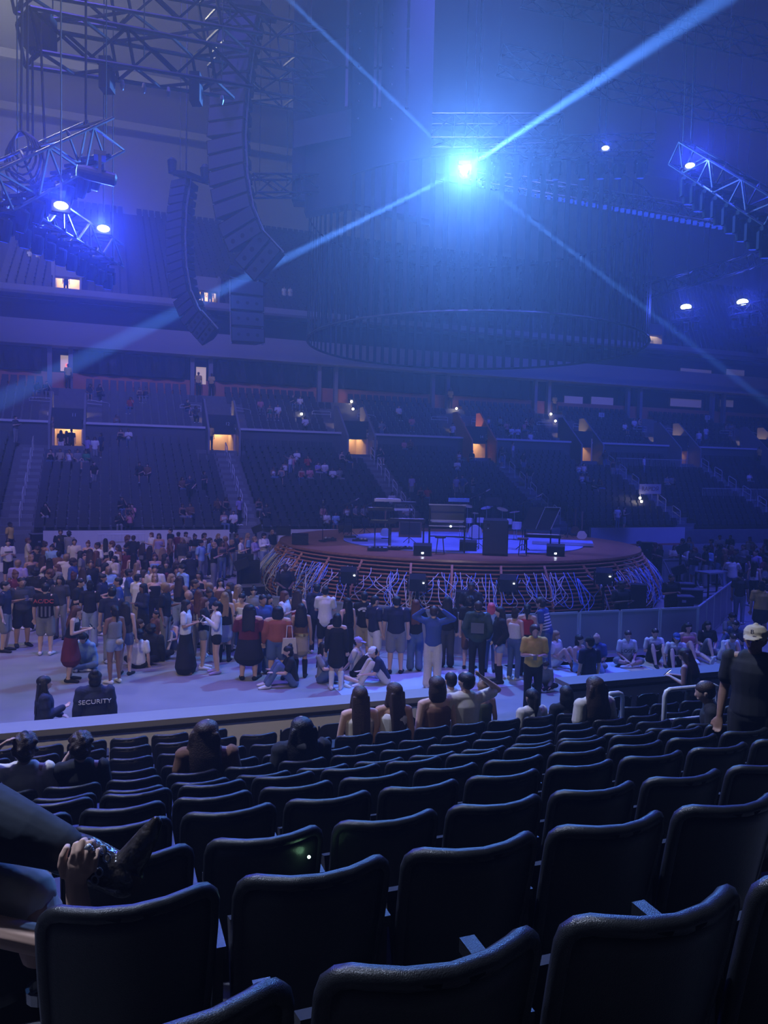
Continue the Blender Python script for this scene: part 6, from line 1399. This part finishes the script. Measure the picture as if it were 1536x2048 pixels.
def moving_head(p, label, tilt=0.6, yaw=0.0, k=1.0, lens=None, arms=True, side=None):
    t = empty('moving_light', p, face_cam(p) + yaw); tag(t, label, 'stage light', 'moving lights of the rig'); t.scale = (k, k, k)
    MB().box((0, 0, -.06), (.34, .30, .12)).build('base', m_fix, t); MB().box((0, 0, .06), (.06, .06, .14)).build('clamp', m_fix, t)
    for s in ((-1, 1) if arms else ()): MB().box((s * .19, 0, -.30), (.06, .14, .38)).build('yoke_arm', m_fix, t)
    if not arms: MB().box((0, .20, -.22), (.12, .05, .34)).build('bracket', m_fix, t)
    if side is not None:
        d = V(side['axis']); z = (.36 - side['half']) / k; o = MB().bar(V((-side['half'] - .06, 0, z)) / 1, V((side['half'] + .06, 0, z)), .05 / k).build('clamp_bar', m_fix, t)
        o.rotation_euler = (0, 0, math.atan2(d.y, d.x) - t.rotation_euler.z); o.scale = (1 / k, 1, 1)
    R = Matrix.Translation((0, 0, -.40)) @ Matrix.Rotation(tilt, 4, 'X')
    h = MB().lathe([(.10, .22), (.15, .18), (.16, -.1), (.14, -.24), (.12, -.26)], n=14).build('head', m_fix, t, smooth=False); h.matrix_local = R
    MB().lathe([(.115, 0), (.10, -.01), (.01, -.015)], (0, 0, -.262), 14).build('lens', lens or m_lampd, h)
    return t
# key fixture over the stage front
kt = moving_head(KEY + V((0, .25, .40)), 'dazzling moving light over the front of the stage', -1.45, 0, 1.0, m_keylamp, False)
hang(kt.location + V((0, 0, .1)), parent=kt)
# left pod
pA0, pA1 = on_dep(-20, 385, 11.5), on_dep(212, 272, 14.0)
tA = truss('lighting_truss', pA0, pA1, 'short dark truss climbing to the right at the upper left', .55)
pB0, pB1 = on_dep(35, 395, 13.2), on_dep(225, 512, 17.5)
tB = truss('lighting_truss', pB0, pB1, 'blue-lit truss sloping down to the right at the upper left', .5)
for p, t in ((pA0, tA), (pA1, tA), (pB0, tB), (pB1, tB)): hang(p, parent=t)
for i in range(7):
    q = lerp(pA0, pA1, .1 + i * .13) - V((0, 0, .36)); moving_head(q, 'black moving light under the climbing truss at upper left, %s from the left' % nth(i + 1), .3 + .1 * (i % 3), .5, .72, side=tA)
for i in range(9):
    q = lerp(pB0, pB1, .06 + i * .11) - V((0, 0, .34)); moving_head(q, 'moving light under the blue-lit sloping truss, %s from the left' % nth(i + 1), .2 + .1 * (i % 2), .3, .68, side=tB)
q = on_dep(190, 338, 12.2); t = empty('follow_spot', q, face_cam(q)); t.scale = (.6, .6, .6); tag(t, 'large black follow spot pointing left under the climbing truss', 'stage light')
MB().lathe([(.09, -.55), (.17, -.5), (.18, .25), (.14, .42), (.12, .45)], (0, 0, -.15), 16, Matrix.Rotation(-1.45, 4, 'Y')).build('barrel', m_gear, t); MB().lathe([(.15, .0), (.01, .02)], (-.45, 0, -.10), 16, Matrix.Rotation(-1.45, 4, 'Y')).build('lens', mat('pale_lens', (.6, .8, 1), .3, emit=2.5, ecol=(.35, .6, 1)), t)
for s in (-1, 1): MB().box((.12, s * .2, .08), (.08, .04, .5)).build('yoke_arm', m_gear, t)
MB().box((.12, 0, .36), (.3, .45, .12)).build('base', m_gear, t)
def oval_lamp(x, y, dep, label, w=.24, pw=2600):
    p = on_dep(x, y, dep); t = empty('strobe_lamp', p, face_cam(p)); tag(t, label, 'stage light', 'glaring strobe lamps')
    mb = MB(); mb.ball((0, 0, 0), (w / 2, .05, w * .28), n=14, k=8); mb.build('tube', m_lampb, t, smooth=True); MB().box((0, .08, 0), (w * 1.3, .08, w * .8)).build('housing', m_gear, t); MB().bar((0, .08, 0), (0, .08, .35), .03).build('hanger', m_blackm, t)
    hang(p + V((0, .08, .3)), parent=t, r=.012)
    spot('strobe_light', p - V((p.x, p.y, 0)).normalized() * .45, p + V((p.x * -.02, -4, -2.6)), DEEP, pw, 140, 1.0, .1)
oval_lamp(122, 411, 11.4, 'glaring blue-white lamp on the sloping truss, upper of two', .2, 1200); oval_lamp(207, 457, 15.8, 'glaring blue-white lamp on the sloping truss, lower of two')
oval_lamp(1380, 331, 17.5, 'glaring blue lamp at the right end of the front rig', .2, 1300); oval_lamp(1211, 296, 22, 'glaring small lamp on the front rig right of the dazzling light', .2, 300)
oval_lamp(1372, 614, 46, 'glaring blue bar lamp far right, left of two', .6, 1200); oval_lamp(1485, 604, 44, 'glaring blue bar lamp far right, right of two', .6, 1200)
# cables gathered at the left pod
for i in range(5):
    c = on_dep(42, 262, 12.4); mb = MB(); w = .12 + .05 * i; h = .45 + .11 * i
    pts = [V((w * math.sin(a), .03 * i, -h / 2 + h / 2 * math.cos(a))) for a in [k * math.pi / 8 for k in range(17)]]
    o = mb.tube(pts, .018, 5).build('cable_loop', m_black, tA, smooth=True); o.location = c - tA.location
for (x0, y0, x1, y1, dep) in ((45, -60, 42, 262, 12.4), (54, -60, 56, 262, 12.4), (80, 40, 90, 290, 13), (172, 0, 172, 240, 13.6), (172, 240, 162, 268, 13.6), (172, 240, 182, 265, 13.6), (65, 100, 66, 300, 14)):
    mb = MB().tube([on_dep(x0, y0, dep) - tA.location, on_dep(x1, y1, dep) - tA.location], .022, 5); mb.build('hanging_cable', m_black, tA)
# big trusses at the top left
for i, (x0, y0, x1, y1, d0, d1, s, lab) in enumerate(((55, 75, 480, 150, 14, 17, .72, 'large dark truss crossing the upper left below another'), (30, -40, 500, 45, 14.5, 17.5, .8, 'large dark truss at the very top left'), (430, 60, 640, 105, 21, 23, .9, 'dark truss behind the top of the big speaker array'),
        (505, 372, 640, 372, 26, 27, .6, 'short level truss behind the big speaker array'), (430, 150, 640, 190, 22, 24, .8, 'second dark truss behind the top of the big array'))):
    p, q = on_dep(x0, y0, d0), on_dep(x1, y1, d1); t = truss('rigging_truss', p, q, lab, s, chord=.08)
    for c in (.1, .5, .9): hang(lerp(p, q, c), parent=t)
    if i == 0:
        for c, w in ((.05, .5), (.33, .22), (.76, .22)): o = MB().box((0, 0, 0), (w, .3, .6)).build('hoist', m_gear, t); o.location = lerp(p, q, c) - p + V((0, 0, .1 if c < .1 else -.45))
        for c in (.40, .50, .62, .9): o = MB().lathe([(.03, 0), (.05, -.1), (.02, -.2)], n=8).build('work_lamp', m_alum, t); o.location = lerp(p, q, c) - p + V((0, 0, -.5))
# line arrays
def line_array(name, path, dep, w, nbox, label, yaw, dep2=None, depth=.7, lit_from=2.0):
    P = [on_dep(x, y, dep + (dep2 or 0) * i / (len(path) - 1)) for i, (x, y) in enumerate(path)]
    seg = [0]; 
    for a, b in zip(P, P[1:]): seg.append(seg[-1] + (b - a).length)
    def at(s):
        s *= seg[-1]
        for i in range(len(P) - 1):
            if s <= seg[i + 1] + 1e-6: return lerp(P[i], P[i + 1], (s - seg[i]) / (seg[i + 1] - seg[i]))
        return P[-1]
    t = empty(name, P[0]); tag(t, label, 'speaker array', 'hanging speaker arrays'); L = seg[-1] / nbox
    for i in range(nbox):
        c = at((i + .5) / nbox); d = (at(min(1, (i + .9) / nbox)) - at(max(0, (i + .1) / nbox))).normalized()
        z = -d; R0 = Matrix.Rotation(face_cam(c) + yaw, 3, 'Z'); y = R0 @ V((0, 1, 0)); y = (y - z * y.dot(z)).normalized(); x = y.cross(z)
        M = Matrix((x, y, z)).transposed().to_4x4(); M.translation = c - P[0]
        mb = MB(); h = L * .93; mb.hexa([(-w / 2, -depth / 2, -h / 2), (w / 2, -depth / 2, -h / 2), (w * .36, depth / 2, -h * .34), (-w * .36, depth / 2, -h * .34), (-w / 2, -depth / 2, h / 2), (w / 2, -depth / 2, h / 2), (w * .36, depth / 2, h * .34), (-w * .36, depth / 2, h * .34)])
        b = mb.build('cabinet', m_gear, t); b.matrix_local = M
        MB().box((0, -depth / 2 - .006, 0), (w * .94, .012, h * .86)).build('grille', mat('blue_grey_grille', (.06, .065, .10), .5), b)
        for s in (-1, 1): MB().box((s * w * .47, -depth * .2, 0), (.05, .06, h * 1.05)).build('rigging_bar', m_alum, b)
        if i >= nbox - 3:
            for s in (-.28, 0, .28): MB().lathe([(.07, 0), (.05, -.01), (.01, -.015)], (s * w, -depth / 2 - .012, 0), 10, RX).build('port', m_black, b)
    o = MB().box((0, 0, .25), (w * 1.2, .9, .14)).build('bumper_frame', m_truss, t); o.rotation_euler = (0, .25, face_cam(P[0]) + yaw)
    hang(P[0] + V((0, 0, .3)), parent=t, r=.03); return t
line_array('line_array', [(492, 40), (478, 110), (468, 190), (462, 280), (466, 360), (478, 430), (503, 490), (545, 535)], 22, 1.18, 17, 'big curved line array of black speaker cabinets left of the glare', -.55, .0)
line_array('line_array', [(372, 365), (364, 420), (361, 480), (364, 540), (373, 590), (390, 630), (428, 672)], 30, .95, 20, 'smaller curved line array hanging before the upper deck', -.9)
line_array('speaker_column', [(490, 565), (490, 610), (491, 650), (492, 690)], 31, 1.35, 4, 'straight hanging speaker column under the big array', .2, depth=.9)
p = on_dep(360, 360, 30); t = empty('stage_light', p, face_cam(p)); tag(t, 'pair of dark lamps on a bar above the smaller array', 'stage light')
MB().bar((-.25, 0, .2), (1.1, 0, 0), .1).build('bar', m_truss, t); MB().lathe([(.14, -.25), (.18, .2), (.1, .3)], (-.3, 0, .5), 12).build('lamp', m_gear, t); MB().lathe([(.14, -.3), (.2, .2), (.1, .35)], (.95, 0, .35), 12).build('lamp', m_gear, t); hang(p, parent=t)
# big dark screen block
c0 = on_dep(583, 424, 27); c1 = on_dep(700, 424, 26.0); c2 = on_dep(860, 424, 27.5); t = empty('video_screen', c0); tag(t, 'huge dark hanging screen block left of the dazzling light', 'screen'); H_ = 11.0
m_scr = mat('screen_back', (.07, .07, .085), .5, var=.12, scale=.5); up = V((0, 0, 1)); bk = V((0, 2.2, 0))
pts = [c0 + V((0, 0, .35)), c0 + V((.45, 0, 0)), c1, c2]
def colm(name, a, b, mm, z0=0, z1=H_, th=.3, off=0.0):
    n = (b - a).cross(up).normalized(); a, b = a + n * off, b + n * off
    return MB().hexa([a - c0 + up * z0, b - c0 + up * z0, b - c0 + bk * th + up * z0, a - c0 + bk * th + up * z0, a - c0 + up * z1, b - c0 + up * z1, b - c0 + bk * th + up * z1, a - c0 + bk * th + up * z1]).build(name, mm, t)
fa, fb = c0, c1; fa.z = fb.z = c2.z = min(c0.z, c1.z, c2.z)
colm('face_panel', c0 + V((.45, 0, 0)), c1, m_scr, 0); colm('face_panel', c0, c0 + V((.45, 0, 0)), m_scr, .4); colm('face_panel', c1, c2, m_scr, 0)
for z in (2.2, 4.6): colm('pale_band', c0 + V((.05, 0, 0)), c1, mat('pale_screen_band', (.17, .16, .18), .6), z, z + .9, .02, .03)
for x in (686, 742, 752, 806):
    a = on_dep(x, 424, 25.6); a.z = c0.z
    for k in range(5): colm('frame_strip', a, a + V((.09, 0, 0)), m_rail, 3.0 + k * 1.3, 4.2 + k * 1.3, .04, .0)
for x in (713, 778):
    a = on_dep(x, 424, 25.6); a.z = c0.z
    for k in range(8): o = MB().ball((0, 0, 0), .035, n=8, k=5).build('rivet', m_rail, t); o.location = a - c0 + V((0, -.02, 2.6 + k * .56))
hang(c1 + V((0, .5, H_)), parent=t, r=.05)
# drum of hanging strips above the stage
DC = V((on_dep(946, 700, 31.1).x, 31.1, 0)); DR, DZ0, DZ1 = 6.65, 9.75, 14.6
t = empty('strip_curtain', V((DC.x, DC.y, DZ0))); tag(t, 'round curtain of hanging vertical strips above the stage', 'curtain')
m_strip = mat('dark_strip', (.05, .055, .075), .35, metal=.3); one_ = MB().box((0, 0, (DZ1 - DZ0) / 2), (.16, .02, DZ1 - DZ0)).mesh('strip', m_strip)
for i in range(96):
    a = 2 * math.pi * i / 96; o = meshobj('strip', one_, t); o.location = (DR * math.cos(a), DR * math.sin(a), 0); o.rotation_euler = (0, 0, a + math.pi / 2)
for z in (0, DZ1 - DZ0): 
    n = 96; mb = MB(); mb.tube([(DR * math.cos(2 * math.pi * k / n), DR * math.sin(2 * math.pi * k / n), z) for k in range(n + 1)], .035 if z else .05, 5, False); mb.build('hoop', m_truss, t)
for k in range(4):
    a = k * 1.571 + .5; o = hang(V((DC.x + DR * math.cos(a), DC.y + DR * math.sin(a), DZ1)), parent=t, r=.03)
# front rig right of the glare and the row of moving lights at the right
pts = [on_dep(x, y, d) for x, y, d in ((955, 300, 24.5), (1090, 296, 24), (1310, 290, 23))]
t = truss('lighting_truss', pts[0], pts[2], 'level dark truss of hanging lights right of the dazzling light', .5); [hang(q, parent=t) for q in (pts[0], pts[2])]
for i, x in enumerate((1000, 1040, 1078, 1118, 1172, 1208, 1242, 1285)): moving_head(lerp(pts[0], pts[2], (x - 955) / 355) - V((0, 0, .36)), 'dark moving light on the level front truss, %s from the left' % nth(i + 1), .15, .2, .9, side=t)
p, q = on_dep(1365, 310, 18), on_dep(1560, 430, 15.5); t = truss('lighting_truss', p, q, 'dark truss of big moving lights sloping at the right edge', .5); [hang(c, parent=t) for c in (p, q)]
for i in range(8): moving_head(lerp(p, q, .1 + i * .115) - V((0, 0, .36)), 'big moving light on the sloping right-hand truss, %s from the left' % nth(i + 1), .2, .4, .95, side=t)
p, q = on_dep(945, 352, 27), on_dep(1445, 437, 24); t = truss('lighting_truss', p, q, 'long truss with a row of small blue lamps behind the strips', .4, chord=.04); [hang(c, parent=t) for c in (p, q)]
for i in range(44): o = MB().box((0, 0, 0), (.11, .08, .12)).build('blue_cell', m_lampd, t); o.location = lerp(p, q, (i + .5) / 44) - p + V((0, -.1, -.32))
for i, (x0, y0, x1, y1, dep) in enumerate(((1345, 632, 1402, 625, 46), (1462, 622, 1520, 612, 44))):
    p, q = on_dep(x0, y0, dep), on_dep(x1, y1, dep); t = truss('lighting_truss', p, q, ('small blue-lit truss at the far right, left of two', 'small blue-lit truss at the far right, right of two')[i], .5, chord=.08); [hang(c, parent=t) for c in (p, q)]
    for k in range(3): moving_head(lerp(p, q, .15 + k * .35) - V((0, 0, .36)), ('blue-lit moving light of the far left small truss, %s', 'blue-lit moving light of the far right small truss, %s')[i] % nth(k + 1), .2, 0, 1.0, side=t)
for i, (x0, y0, x1, y1, dep, lab) in enumerate(((1270, 590, 1560, 505, 40, 'dark catwalk beam with bright edges at the right'), (1000, 120, 1560, 240, 34, 'dark roof truss at the upper right'), (1050, -20, 1560, 90, 32, 'second dark roof truss at the top right'), (800, 262, 1120, 262, 30, 'faint level truss above the front rig'))):
    p, q = on_dep(x0, y0, dep), on_dep(x1, y1, dep); t = truss('rigging_truss', p, q, lab, .9 if i else .7, chord=.08); [hang(c, parent=t) for c in (p, q, lerp(p, q, .5))]
    if i == 0:
        for (c0_, c1_) in ((.02, .25), (.32, .47)): MB().bar((q - p) * c0_ + V((0, -.4, .42)), (q - p) * c1_ + V((0, -.4, .42)), .03).build('bright_edge', m_alum, t)
